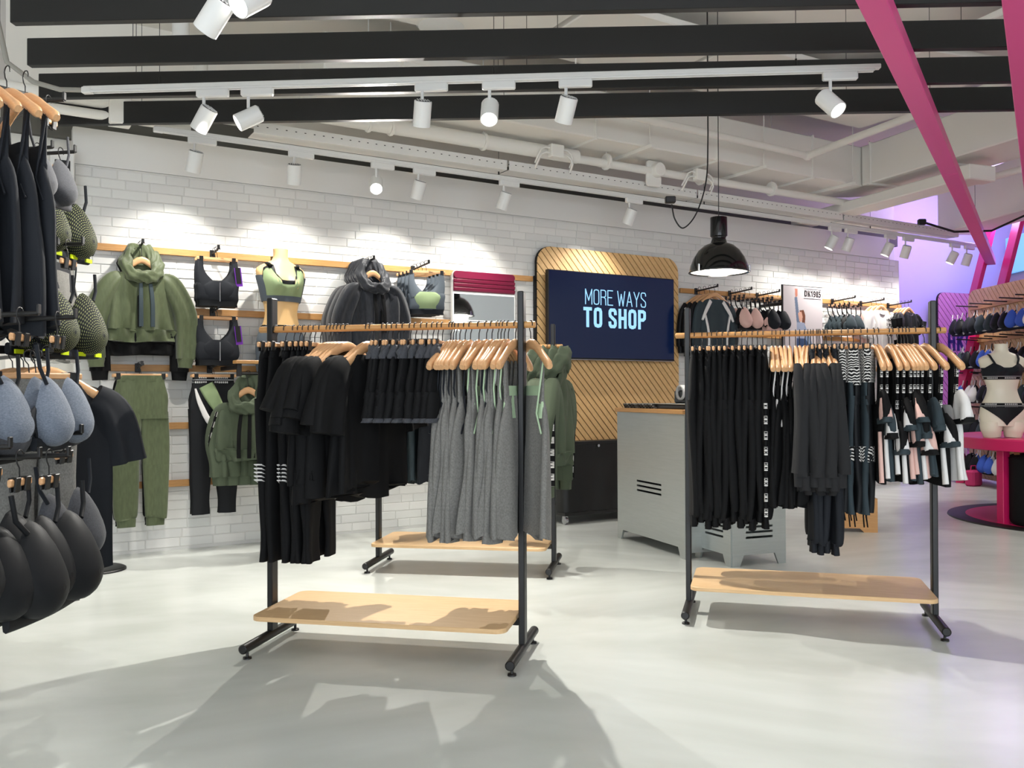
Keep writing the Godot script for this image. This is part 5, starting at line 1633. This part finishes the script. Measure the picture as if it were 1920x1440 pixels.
func build_screen() -> void:
	var o := thing("slatted_panel", "oak panel of diagonal slats behind the screen", "panel", Transform3D(wbasis(), wp(1.022, 1.50, 0.03)), "slatted panels")
	slat_panel(o, 1.61, 1.72, 0.14, 0.0505, M.slat_oak)
	part(o, "edge", boxm(Vector3(-0.8, -0.1, 0.0), Vector3(0.01, 1.4, 0.06)), M.black_paint)
	var tv := thing("display_screen", "wide dark blue wall screen reading MORE WAYS TO SHOP", "screen", Transform3D(wbasis(), wp(0.985, 1.76, 0.13)))
	part(tv, "casing", boxm(Vector3(0, 0, 0), Vector3(1.42, 0.775, 0.05), Basis.IDENTITY, 0.004), M.black_metal)
	part(tv, "screen", boxm(Vector3(0, 0.004, 0.0252), Vector3(1.405, 0.752, 0.002)), M.screen_navy)
	part(tv, "bottom_trim", boxm(Vector3(0, -0.388, 0.026), Vector3(1.38, 0.006, 0.004)), M.chrome)
	part(tv, "bracket", boxm(Vector3(0, 0, -0.045), Vector3(0.5, 0.4, 0.04)), M.black_metal)
	part(tv, "thin_lettering", lettering("MORE WAYS", 0.062, 0.138, 0.0085, 0.0149), M.screen_letter, Transform3D(Basis.IDENTITY, Vector3(-0.323, 0.102, 0.0262)))
	part(tv, "bold_lettering", lettering("TO SHOP", 0.092, 0.178, 0.030, 0.021), M.screen_letter, Transform3D(Basis.IDENTITY, Vector3(-0.342, -0.10, 0.0262)))
	# black covered trolley below
	var tr := thing("covered_trolley", "trolley under a black cloth cover below the slatted panel", "trolley", Transform3D(wbasis(), wp(0.93, 0, 0.32)))
	var cov := MB.new()
	var rows := []
	for i in 12:
		var y := 0.66 - 0.56 * i / 11.0
		var row := PackedVector3Array()
		for j in 60:
			var q := rect_loop(j / 60.0, 1.5, 0.42)
			var n := Vector2(signf(q.x) if absf(q.x) > 0.74 else 0.0, signf(q.y) if absf(q.y) > 0.2 else 0.0)
			q += n * 0.012 * (i / 11.0) * sin(j * 1.9 + i * 0.3)
			row.append(Vector3(q.x, y, q.y))
		rows.append(row)
	cov.grid(rows)
	cov.cap(rows[0], UP)
	part(tr, "cover", cov.mesh(), M.black_paint)
	part(tr, "top_tube", boxm(Vector3(0, 0.665, 0.2), Vector3(1.54, 0.03, 0.03), Basis.IDENTITY, 0.004), M.black_metal)
	part(tr, "base_frame", boxm(Vector3(0, 0.085, 0), Vector3(1.5, 0.03, 0.42), Basis.IDENTITY, 0.004), M.black_metal)
	for x in [-0.72, 0.72]:
		for z in [-0.17, 0.17]:
			part(tr, "caster", cylm(Vector3(x - 0.012, 0.032, z), Vector3(x + 0.012, 0.032, z), 0.032, 16), M.chrome)
			part(tr, "caster_fork", boxm(Vector3(x, 0.06, z), Vector3(0.036, 0.03, 0.03)), M.chrome)
	for x in [-0.42, -0.2, -0.05]:
		part(tr, "knob", cylm(Vector3(x, 0.64, 0.214), Vector3(x, 0.64, 0.232), 0.012, 10), M.chrome)

func rect_loop(f: float, w: float, d: float) -> Vector2:
	var per := 2 * (w + d)
	var l := f * per
	if l < w: return Vector2(-w / 2 + l, d / 2)
	l -= w
	if l < d: return Vector2(w / 2, d / 2 - l)
	l -= d
	if l < w: return Vector2(w / 2 - l, -d / 2)
	return Vector2(-w / 2, -d / 2 + l - w)


# ---------------------------------------------------------------- counter
# one sheet steel face with louvre slots and a cut-out at the foot, in the xy plane
func steel_face(w: float, h: float, slot_x: float, slot_y: float, slot_w: float) -> ArrayMesh:
	var m := MB.new()
	var f := 0.07
	var t := 0.014
	# solid above, below and beside the slots; slats between them
	m.box(Vector3(0, (slot_y + 0.07 + h) / 2, 0), Vector3(w, h - slot_y - 0.07, t))
	var yb := slot_y - 0.07
	m.box(Vector3(0, (yb + f) / 2, 0), Vector3(w, yb - f, t))
	m.box(Vector3((-w / 2 + slot_x - slot_w / 2) / 2, slot_y, 0), Vector3(slot_x - slot_w / 2 + w / 2, 0.14, t))
	m.box(Vector3((w / 2 + slot_x + slot_w / 2) / 2, slot_y, 0), Vector3(w / 2 - slot_x - slot_w / 2, 0.14, t))
	for y in [0.0165, -0.0165]:
		m.box(Vector3(slot_x, slot_y + y, 0), Vector3(slot_w, 0.019, t))
	for y in [0.055, -0.055]:
		m.box(Vector3(slot_x, slot_y + y, 0), Vector3(slot_w, 0.030, t))
	for s in [-1.0, 1.0]:
		m.prism(PackedVector2Array([Vector2(s * w / 2, f), Vector2(s * w / 2, 0), Vector2(s * (w / 2 - 0.055), 0), Vector2(s * (w / 2 - 0.085), f)]), Vector3(0, 0, -t / 2), Basis.IDENTITY, t)
	return m.mesh()

func build_counter() -> void:
	var axb := Vector3(0.355, 0, 0.936)       # along its left face towards the viewer
	var axc := Vector3(0.936, 0, -0.355)
	var A := Vector3(0.791, 0, -6.556)
	var l := 0.93
	var h := 0.94
	var o := thing("cash_counter", "tall grey sheet steel counter with louvres and an oak top edge", "counter", Transform3D(Basis(axb, UP, -axc), A + axb * l / 2), "steel counter units")
	part(o, "side_panel", steel_face(l, h, 0.0, 0.42, 0.34), M.sheet_steel)
	part(o, "back_panel", boxm(Vector3(0, 0.50, -0.52), Vector3(l, 0.86, 0.014)), M.sheet_steel)
	for s in [-1.0, 1.0]:
		part(o, "end_panel", boxm(Vector3(s * (l / 2 - 0.007), h / 2 + 0.02, -0.265), Vector3(0.014, h - 0.04, 0.515)), M.sheet_steel)
	part(o, "floor_panel", boxm(Vector3(0, 0.08, -0.26), Vector3(l - 0.03, 0.014, 0.50)), M.sheet_steel)
	part(o, "worktop", boxm(Vector3(0, h + 0.0145, -0.255), Vector3(l + 0.012, 0.029, 0.56), Basis.IDENTITY, 0.003), M.rail_oak)
	# lower unit in front, two faces in view
	var C := Vector3(1.353, 0, -5.43)
	var w2 := 0.40
	var d2 := 0.40
	var ctr := C + axc * w2 / 2 - axb * d2 / 2
	o = thing("counter_box", "lower grey steel counter unit with louvres on two faces", "counter", Transform3D(Basis(axc, UP, axb), ctr), "steel counter units")
	part(o, "front_panel", steel_face(w2, 0.90, 0.0, 0.21, 0.20), M.sheet_steel, Transform3D(Basis.IDENTITY, Vector3(0, 0, d2 / 2)))
	part(o, "side_panel", steel_face(d2, 0.90, 0.02, 0.21, 0.20), M.sheet_steel, Transform3D(Basis(UP, -PI / 2), Vector3(-w2 / 2, 0, 0)))
	part(o, "back_panel", boxm(Vector3(0, 0.48, -d2 / 2 + 0.007), Vector3(w2, 0.84, 0.014)), M.sheet_steel)
	part(o, "far_panel", boxm(Vector3(w2 / 2 - 0.007, 0.48, 0), Vector3(0.014, 0.84, d2)), M.sheet_steel)
	part(o, "floor_panel", boxm(Vector3(0, 0.08, 0), Vector3(w2 - 0.03, 0.014, d2 - 0.03)), M.sheet_steel)
	part(o, "top", boxm(Vector3(0, 0.915, 0), Vector3(w2 + 0.01, 0.025, d2 + 0.01), Basis.IDENTITY, 0.003), M.rail_oak)
	# things on the counter
	var top := h + 0.029
	var cb := Basis(axb, UP, -axc)
	var O := A + axb * l / 2 + UP * top
	for i in 3:
		var p := O + cb * Vector3(-0.18, 0.011 * i, -0.14 + 0.01 * i)
		single("folded_shirt", "%s folded checked cloth in the low pile on the counter, from below" % ORD[i], "cloth", boxm(Vector3(0, 0.0055, 0), Vector3(0.46 - 0.02 * i, 0.0105, 0.24), cb, 0.004), M.check if M.has("check") else check_mat(), Transform3D(Basis.IDENTITY, p), "folded cloths on the counter")
	var tray := thing("counter_tray", "flat dark tray on the counter", "tray", Transform3D(cb, O + cb * Vector3(0.2, 0, -0.18)))
	part(tray, "tray", boxm(Vector3(0, 0.016, 0), Vector3(0.42, 0.03, 0.30), Basis.IDENTITY, 0.006), M.black_metal)
	part(tray, "rim", boxm(Vector3(0, 0.034, 0), Vector3(0.43, 0.005, 0.31), Basis.IDENTITY, 0.002), M.sheet_steel)
	var rolls := thing("tape_dispenser", "black tape dispenser with a white roll on the counter", "tape dispenser", Transform3D(cb, O + cb * Vector3(0.12, 0.037, -0.22)))
	part(rolls, "base", boxm(Vector3(-0.02, 0.045, 0), Vector3(0.16, 0.09, 0.07), Basis.IDENTITY, 0.01), M.black_metal)
	var m := MB.new()
	m.lathe([[0.04, 0.02], [0.052, 0.02], [0.052, -0.02], [0.04, -0.02], [0.04, 0.02]], Vector3.ZERO, 24, false)
	part(rolls, "roll", m.mesh(), M.white_cloth, Transform3D(Basis(Vector3.RIGHT, PI / 2), Vector3(0.0, 0.075, 0.03)))
	var pen := thing("pen", "blue pen standing in the tape dispenser on the counter", "pen", Transform3D(cb, O + cb * Vector3(0.20, 0.04, -0.20)))
	part(pen, "barrel", cylm(Vector3(0, 0.0, 0), Vector3(-0.02, 0.13, 0), 0.006, 10), M.print_blue)
	var term := thing("card_terminal", "grey angled card terminal on the counter", "terminal", Transform3D(cb, O + cb * Vector3(0.36, 0.037, -0.2)))
	m = MB.new()
	m.prism(PackedVector2Array([Vector2(-0.11, 0), Vector2(0.12, 0), Vector2(0.12, 0.115), Vector2(0.08, 0.12), Vector2(-0.11, 0.055)]), Vector3(0, 0, -0.06), Basis.IDENTITY, 0.13, 0.004)
	part(term, "case", m.mesh(), M.steel_grey)
	part(term, "stand", boxm(Vector3(0.1, 0.03, 0.09), Vector3(0.05, 0.06, 0.04), Basis.IDENTITY, 0.006), M.white_paint)
	# oak plinth glimpsed behind the right rack
	var pl := thing("oak_plinth", "low oak plinth with a dark arched foot behind the right rack", "plinth", Transform3D(Basis(UP, -0.15), Vector3(2.66, 0, -6.95)))
	var arch := PackedVector2Array([Vector2(-0.17, 0), Vector2(-0.12, 0), Vector2(-0.09, 0.03), Vector2(0.04, 0.03), Vector2(0.07, 0), Vector2(0.17, 0), Vector2(0.17, 0.26), Vector2(-0.17, 0.26)])
	m = MB.new()
	m.prism(arch, Vector3(0, 0, 0.17), Basis.IDENTITY, 0.02)
	part(pl, "front", m.mesh(), M.rail_oak)
	part(pl, "body", boxm(Vector3(0, 0.145, 0), Vector3(0.34, 0.23, 0.34)), M.rail_oak)

func check_mat() -> StandardMaterial3D:
	var m := mk("check", Color.WHITE, 0.8)
	m.albedo_texture = tex(32, 32, func(x, y): return Color(0.75, 0.75, 0.74) if x % 16 < 3 or y % 16 < 3 else Color(0.13, 0.13, 0.14))
	m.uv1_triplanar = true
	m.uv1_scale = Vector3(12, 12, 12)
	return m


# ---------------------------------------------------------------- left display
func build_left_display() -> void:
	rng.seed = 15
	var r := Vector3(0.6, 0, -0.8)
	var a := Vector3(0.8, 0, 0.6)
	var P := Vector3(-1.70, 2.150, -2.82)
	var back := P - a * 0.36
	var fr := thing("display_gondola", "black metal display frame with hanging bars at the left edge", "display frame", Transform3D(Basis(r, UP, -r.cross(UP)), Vector3(back.x, 0, back.z)))
	for x in [-0.7, 0.03]:
		part(fr, "upright", boxm(Vector3(x, 1.15, 0), Vector3(0.04, 2.30, 0.04), Basis.IDENTITY, 0.003), M.black_metal)
		part(fr, "foot", boxm(Vector3(x, 0.03, 0.18), Vector3(0.05, 0.06, 0.44), Basis.IDENTITY, 0.004), M.black_metal)
	for y in [0.35, 0.80, 1.25, 1.70, 2.2]:
		part(fr, "cross_bar", boxm(Vector3(-0.2, y, 0), Vector3(1.0, 0.03, 0.02), Basis.IDENTITY, 0.003), M.black_metal)
	part(fr, "hanging_bar", boxm(Vector3(0.0, 2.15, 0.36), Vector3(0.62, 0.016, 0.03), Basis.IDENTITY, 0.003), M.black_metal)
	for x in [-0.30, 0.30]:
		part(fr, "bar_arm", boxm(Vector3(x, 2.15, 0.18), Vector3(0.016, 0.03, 0.36), Basis.IDENTITY, 0.003), M.black_metal)
	var gb := Basis(a, UP, a.cross(UP))
	for i in 6:
		var at := Transform3D(gb * Basis(UP, rng.randf_range(-0.08, 0.08)), P + r * (-0.16 + 0.058 * i))
		dress("coat_hanger", "%s pale hanger from the front on the bar at the upper left" % ORD[i], "hanger", wood_hanger(), at, "hangers at the upper left")
		dress("long_vest", "%s long black top from the front on the upper left bar" % ORD[i], "top", tank(4 + i % 3, -0.86, M.ink_jersey, M.white_cloth if i < 3 else M.ink_jersey), at, "long black tops at the upper left")
	var items := [  # label, cup place, size, cup, band, strap, turn
		["grey marl bra tucked behind the long black tops", Vector3(-1.665, 1.86, -3.15), 1.0, "dark_marl", "dark_marl", 0.2],
		["upper dotted black sports bra with neon lettering band", Vector3(-1.80, 1.75, -3.5), 1.35, "dotted_mesh", "ink_jersey", 0.15],
		["second dotted black bra behind the upper one", Vector3(-1.87, 1.76, -3.46), 1.3, "dotted_mesh", "ink_jersey", 0.1],
		["lower dotted sports bra beside the olive hoodie sleeve", Vector3(-1.72, 1.36, -3.4), 1.45, "dotted_mesh", "ink_jersey", 0.15],
		["dotted black bra behind the lower one", Vector3(-1.80, 1.355, -3.37), 1.4, "dotted_mesh", "ink_jersey", 0.1],
		["dark grey bra at the very left edge of the middle row", Vector3(-1.49, 1.0, -2.45), 1.25, "dark_marl", "black_sport", 0.1],
		["blue grey marl bra in the middle of the left row", Vector3(-1.47, 1.03, -2.62), 1.25, "blue_marl", "ink_jersey", 0.25],
		["blue grey bra before the T-shirts at the left", Vector3(-1.43, 1.03, -2.76), 1.25, "blue_marl", "ink_jersey", 0.35],
		["black bra at the lower left corner of the display", Vector3(-1.40, 0.64, -2.35), 1.4, "black_sport", "black_sport", 0.2],
		["large black bra second in the lowest left row", Vector3(-1.385, 0.60, -2.47), 1.5, "black_sport", "black_sport", 0.2],
		["large black bra at the right of the lowest left row", Vector3(-1.36, 0.59, -2.58), 1.6, "black_sport", "black_sport", 0.25],
		["blue grey bra behind the large black ones", Vector3(-1.43, 0.66, -2.80), 1.35, "dark_marl", "ink_jersey", 0.25]]
	for q in items:
		var z: float = q[2]
		var sl := 0.13
		var hook: Vector3 = q[1] + UP * (0.10 + sl + 0.055 * z)
		var at := Transform3D(facing(Vector3(1.0, 0, 0.22 - q[5])), hook)
		dress("clip_hanger", "clip hanger: %s" % q[0], "hanger", clip_hanger(0.055), at, "hangers on the left display")
		var o := dress("bra", q[0], "bra", bra(1, M[q[3]], M[q[4]], M[q[4]], z, sl), at, "bras on the left display")
		if q[3] == "dotted_mesh":
			for k in 4:
				part(o, "neon_letter_block", boxm(Vector3(-0.12 * z + 0.08 * z * k, -0.10 - sl - 0.135 * z, 0.022), Vector3(0.045, 0.016, 0.006)), M.neon)
			part(o, "neon_edge", tubem([Vector3(-0.14 * z, -0.10 - sl, 0.02), Vector3(-0.10 * z, -0.16 - sl, 0.035 * z), Vector3(-0.03 * z, -0.10 - sl - 0.11 * z, 0.03)], 0.004, 5), M.neon)
		# the arm each one hangs on
		var pr := thing("display_hook", "arm for: %s" % q[0], "display arm", Transform3D(facing(Vector3(1.0, 0, 0.1)), hook), "arms of the left display")
		part(pr, "arm", cylm(Vector3(0, -0.011, -0.36), Vector3(0, 0.0, 0.06), 0.0075, 8), M.black_metal)
		part(pr, "end_stop", boxm(Vector3(0, 0.012, 0.06), Vector3(0.016, 0.03, 0.008), Basis.IDENTITY, 0.002), M.black_metal)
	# T-shirts in front of the wall
	var pr := thing("display_hook", "black arm carrying the black T-shirts at the left", "display arm", Transform3D(facing(Vector3(0.80, 0, 0.60)), Vector3(-1.73, 1.24, -3.22)), "arms of the left display")
	part(pr, "arm", cylm(Vector3(0, -0.014, -0.4), Vector3(0, 0.0, 0.08), 0.0075, 8), M.black_metal)
	part(pr, "end_stop", boxm(Vector3(0, 0.012, 0.08), Vector3(0.016, 0.03, 0.008), Basis.IDENTITY, 0.002), M.black_metal)
	for i in 4:
		var d := Vector3(0.80, 0, 0.60)
		var at := Transform3D(facing(d), Vector3(-1.73, 1.245, -3.22) + d * (0.05 - 0.09 * i))
		dress("coat_hanger", "%s wooden hanger of the black T-shirts at the left, from the front" % ORD[i], "hanger", wood_hanger(), at, "hangers of the left T-shirts")
		dress("t_shirt", "%s black T-shirt from the front at the left before the olive trousers" % ORD[i], "t-shirt", tee(11 + i % 2, -0.80, M.black_jersey if i else M.ink_jersey, 0.26), at, "black T-shirts at the left")
	for i in 2:
		var at := Transform3D(facing(Vector3(0.75, 0, 0.66)), Vector3(-1.60 - 0.05 * i, 1.22, -2.95 - 0.05 * i))
		dress("clip_hanger", "%s clip hanger of the grey trousers under the left display" % ORD[i], "hanger", clip_hanger(), at, "hangers of the grey trousers")
		dress("grey_trousers", "%s grey marl trousers showing below the black bras at the left" % ORD[i], "trousers", leggings(12 + i, -0.85, M.grey_marl, M.grey_marl, 0.12, null, 0.07), at, "grey trousers at the left")
	# pale tops and a stand base further back
	for i in 3:
		var at := Transform3D(facing(Vector3(1.0, 0, -0.1)), Vector3(-2.22 - 0.06 * i, 1.98, -4.32 - 0.02 * i))
		dress("coat_hanger", "%s hanger of the pale tops behind the dotted bras" % ORD[i], "hanger", wood_hanger(), at, "hangers of the pale tops")
		dress("pale_vest", "%s pale grey sports top with dark trim behind the dotted bras" % ORD[i], "top", tank(8, -0.72, M.white_cloth if i else M.grey_marl, M.ink_jersey), at, "pale tops behind the dotted bras")
	var far := thing("wall_bar", "black bar for the pale tops by the left end of the brick wall", "clothes bar", Transform3D(facing(Vector3(1.0, 0, -0.1)), Vector3(-2.32, 1.98, -4.33)))
	part(far, "bar", cylm(Vector3(0, -0.004, -0.25), Vector3(0, -0.004, 0.2), 0.012, 10), M.black_metal)
	part(far, "upright", boxm(Vector3(0, 0.99, -0.25), Vector3(0.04, 2.0, 0.04), Basis.IDENTITY, 0.003), M.black_metal, Transform3D(Basis.IDENTITY, Vector3(0, -1.98, 0)))
	var bs := thing("stand_base", "round black stand base on the floor by the brick wall", "stand", Transform3D(Basis.IDENTITY, Vector3(-2.56, 0, -5.42)))
	var m := MB.new()
	m.lathe([[0.02, 0.022], [0.15, 0.018], [0.165, 0.010], [0.166, 0.0]], Vector3.ZERO, 36)
	part(bs, "plate", m.mesh(), M.black_metal)
	part(bs, "pole", cylm(Vector3(0, 0.02, 0), Vector3(0, 0.7, 0), 0.014, 10), M.black_metal)


# ---------------------------------------------------------------- right hand side
func build_right_side() -> void:
	rng.seed = 31
	var vb := Basis(Vector3(0.936, 0, -0.355), UP, Vector3(0.355, 0, 0.936))
	var o := thing("slatted_panel", "mauve panel of diagonal slats lettered HKM on the violet wall", "panel", Transform3D(vb, Vector3(6.10, 1.22, -11.88)), "slatted panels")
	slat_panel(o, 0.92, 2.36, 0.10, 0.062, M.slat_mauve)
	part(o, "lettering", lettering("HKM", 0.13, 0.24, 0.045, 0.03), mk("letter_indigo", Color(0.22, 0.16, 0.42), 0.5), Transform3D(Basis.IDENTITY, Vector3(-0.30, 0.40, 0.042)))
	# bra wall: slatted panel running towards the viewer, facing left
	var lb := Basis(Vector3(-0.0, 0, 1.0), UP, Vector3(-1, 0, 0))
	o = thing("slatted_panel", "oak panel of diagonal slats behind the bras at the right edge", "panel", Transform3D(lb, Vector3(5.66, 1.17, -9.15)), "slatted panels")
	slat_panel(o, 3.3, 2.28, 0.14, 0.062, M.slat_oak)
	for y in [2.085, 1.685, 1.285, 0.885, 0.485]:
		var ra := thing("wall_rail", "oak rail on the right slatted panel at %s height" % {2.085: "the top", 1.685: "second", 1.285: "third", 0.885: "fourth", 0.485: "the lowest"}[y], "wall rail", Transform3D(lb, Vector3(5.60, y, -9.15)), "oak rails of the bra wall")
		part(ra, "rail", boxm(Vector3(0, 0, 0), Vector3(3.1, 0.046, 0.03), Basis.IDENTITY, 0.002), M.rail_oak)
	var cups := ["black_sport", "ink_jersey", "slate_teal", "black_sport", "print_blue", "white_cloth"]
	var rows := ["top", "second", "third", "fourth", "lowest"]
	for iy in 5:
		for iz in 6:
			var y: float = 2.10 - 0.4 * iy
			var z := -10.5 + 0.31 * iz
			var arm := thing("display_hook", "%s arm from the far end in the %s row of the bra wall" % [ORD[iz], rows[iy]], "display arm", Transform3D(lb, Vector3(5.58, y - 0.012, z)), "arms of the bra wall")
			part(arm, "arm", cylm(Vector3.ZERO, Vector3(0, 0.012, 0.26), 0.008, 6), M.black_metal)
			for k in 2:
				var at := Transform3D(lb * Basis(UP, rng.randf_range(-0.2, 0.2)), Vector3(5.34 + 0.1 * k, y, z))
				var c: String = cups[(iz + iy * 2 + k) % 6]
				dress("bra", "%s bra from the far end in the %s row of the right bra wall, %s" % [ORD[iz], rows[iy], ["front", "rear"][k]], "bra", bra(2, M[c], M.letter_band if k == 0 else M.black_sport, M[["white_cloth", "black_sport"][(iz + iy) % 2]], 1.15, 0.09), at, "bras on the right bra wall")
	for i in 3:
		var b := thing("gift_bag", "%s small pink bag from the left on the floor under the bra wall" % ORD[i], "bag", Transform3D(Basis(UP, 0.5 - 0.2 * i), Vector3(5.25 + 0.12 * i, 0, -10.0 + 0.55 * i)), "pink bags on the floor")
		part(b, "bag", boxm(Vector3(0, 0.09, 0), Vector3(0.17, 0.18, 0.12), Basis(UP, 0.0), 0.02), M.pink_bag)
		part(b, "handle", tubem([Vector3(-0.05, 0.18, 0), Vector3(-0.04, 0.23, 0), Vector3(0.04, 0.23, 0), Vector3(0.05, 0.18, 0)], 0.006, 6), M.magenta)
	# pink frame: legs by the bra wall, slats above it
	o = thing("leaning_post", "bent magenta post in front of the mauve panel", "post", Transform3D.IDENTITY)
	beam_along(o, "upper_post", Vector3(5.66, 1.95, -10.62), Vector3(5.24, 0.68, -10.42), 0.10, 0.10, M.magenta)
	beam_along(o, "lower_post", Vector3(5.245, 0.70, -10.42), Vector3(5.30, 0.0, -10.35), 0.10, 0.10, M.magenta)
	for i in 4:
		var z := -11.0 + 0.62 * i
		var q := thing("magenta_lath", "%s leaning magenta slat above the bra wall from the left" % ORD[i], "slat", Transform3D.IDENTITY, "magenta slats above the bra wall")
		beam_along(q, "slat", Vector3(5.80, 2.28, z), Vector3(6.12, 3.5, z), 0.05, 0.17, M.magenta)
	part(self, "window_1", boxm(Vector3(6.9, 2.95, -10.6), Vector3(0.04, 0.5, 3.2)), M.daylight_glass).set_meta("kind", "structure")
	get_node("window_1").set_meta("label", "pale blue lit strip window above the bra wall")
	get_node("window_1").set_meta("category", "window")
	struct("wall_upper_right", boxm(Vector3(6.95, 2.0, -10.6), Vector3(0.06, 1.4, 3.2)), M.slab_grey, "grey wall below the strip window", "wall")
	var led := thing("led_strip", "violet glowing light strip standing beside the mauve panel", "light strip", Transform3D.IDENTITY)
	part(led, "tube", cylm(Vector3(6.0, 0.2, -11.30), Vector3(6.0, 2.2, -11.30), 0.02, 10), M.violet_led)
	for p in [[Vector3(6.0, 3.36, -10.7), 2.4]]:
		var li := OmniLight3D.new()
		li.light_color = Color(0.78, 0.70, 1.0)
		li.light_energy = p[1]
		li.light_size = 0.3
		li.omni_range = 10
		li.omni_attenuation = 2.0
		li.shadow_enabled = true
		var lamp := thing("violet_lamp", "violet flood lamp %s" % ["under the ceiling by the violet wall", "on the floor by the violet wall"][0 if p[1] > 1 else 1], "lamp", Transform3D(Basis.IDENTITY, p[0]))
		var m0 := MB.new()
		m0.ball(Vector3.ZERO, Vector3(0.05, 0.05, 0.05), 12, 8)
		part(lamp, "bulb", m0.mesh(), M.violet_led)
		part(lamp, "holder", cylm(Vector3(0, 0.05, 0), Vector3(0, 0.33, 0), 0.02, 8) if p[1] > 1 else cylm(Vector3(0, -0.05, 0), Vector3(0, -0.5, 0), 0.02, 8), M.black_metal)
		lamp.add_child(li)
	# round pink table with its bust and pouf
	var T := Vector3(4.80, 0, -7.35)
	o = thing("round_table", "large round magenta display table on a magenta floor plate", "table", Transform3D(Basis.IDENTITY, T))
	var m := MB.new()
	m.lathe([[0.0, 0.70], [0.985, 0.70], [0.998, 0.694], [1.0, 0.685], [1.0, 0.61], [0.995, 0.604], [0.0, 0.604]], Vector3.ZERO, 72, false)
	part(o, "table_top", m.mesh(), M.magenta)
	m = MB.new()
	m.lathe([[0.0, 0.014], [0.90, 0.014], [0.905, 0.0]], Vector3.ZERO, 72, false)
	part(o, "floor_plate", m.mesh(), M.magenta)
	m = MB.new()
	m.lathe([[0.90, 0.012], [1.04, 0.012], [1.045, 0.0]], Vector3.ZERO, 72, false)
	part(o, "plate_border", m.mesh(), M.black_paint)
	for k in 3:
		var an := 2.86 + TAU * k / 3
		part(o, "leg", boxm(Vector3(cos(an) * 0.86, 0.31, sin(an) * 0.86), Vector3(0.07, 0.60, 0.07), Basis(UP, -an), 0.004), M.magenta)
	part(o, "oak_strut", boxm(Vector3(cos(2.78) * 0.82, 0.31, sin(2.78) * 0.82 + 0.04), Vector3(0.03, 0.59, 0.03)), M.rail_oak)
	o = thing("pouf", "black cylindrical pouf under the magenta table", "pouf", Transform3D(Basis.IDENTITY, Vector3(4.27, 0.014, -6.98)))
	m = MB.new()
	m.lathe([[0.0, 0.56], [0.25, 0.56], [0.275, 0.55], [0.285, 0.525], [0.285, 0.04], [0.275, 0.012], [0.26, 0.0]], Vector3.ZERO, 48, false)
	part(o, "upholstery", m.mesh(), M.black_jersey)
	m = MB.new()
	m.tube(circle(Vector3(0, 0.53, 0), 0.286, 40), 0.005, 6, false)
	part(o, "piping", m.mesh(), M.dark_band)
	var at := Transform3D(Basis(UP, -0.12).scaled_local(Vector3(0.97, 0.80, 0.90)), Vector3(4.02, 1.468, -7.2))
	o = thing("table_torso", "cream headless female mannequin torso standing on the magenta table", "mannequin", at)
	torso_body(M.mannequin_white, o, -0.957)
	var b := thing("mannequin_bra", "black moulded bra with lettered band on the cream mannequin", "bra", at)
	part(b, "cups", torso_shell(0.006, func(_a): return -0.335, func(a): return -0.245 + 0.05 * maxf(0.0, 1.0 - absf(absf(cos(a)) - 0.52) / 0.35), 0.12, PI - 0.12, 30), M.ink_jersey)
	part(b, "band", torso_shell(0.008, func(_a): return -0.365, func(_a): return -0.330), M.letter_band)
	part(b, "wing", torso_shell(0.006, func(_a): return -0.36, func(_a): return -0.27, PI - 0.2, TAU + 0.2, 24), M.black_sport)
	for s in [-1.0, 1.0]:
		part(b, "strap", tubem([Vector3(s * 0.085, -0.215, 0.10), Vector3(s * 0.105, -0.16, 0.075), Vector3(s * 0.112, -0.118, 0.04), Vector3(s * 0.11, -0.108, 0.0), Vector3(s * 0.10, -0.15, -0.078), Vector3(s * 0.08, -0.28, -0.095)], 0.009, 8), M.ink_jersey)
	b = thing("mannequin_briefs", "black briefs with lettered waistband on the cream mannequin", "briefs", at)
	part(b, "waistband", torso_shell(0.008, func(_a): return -0.645, func(_a): return -0.605), M.letter_band)
	part(b, "front_panel", torso_shell(0.006, func(a): return -0.835 + 0.16 * pow(absf(cos(a)), 0.8) * 1.2, func(_a): return -0.64, 0.25, PI - 0.25, 24), M.black_sport)
	part(b, "back_panel", torso_shell(0.006, func(a): return -0.83 + 0.12 * pow(absf(cos(a)), 0.8), func(_a): return -0.64, PI + 0.2, TAU - 0.2, 24), M.black_sport)


func _ready() -> void:
	build_materials()
	build_camera()
	build_lamps()
	build_room()
	build_ceiling()
	build_racks()
	build_wall_display()
	build_screen()
	build_counter()
	build_left_display()
	build_right_side()
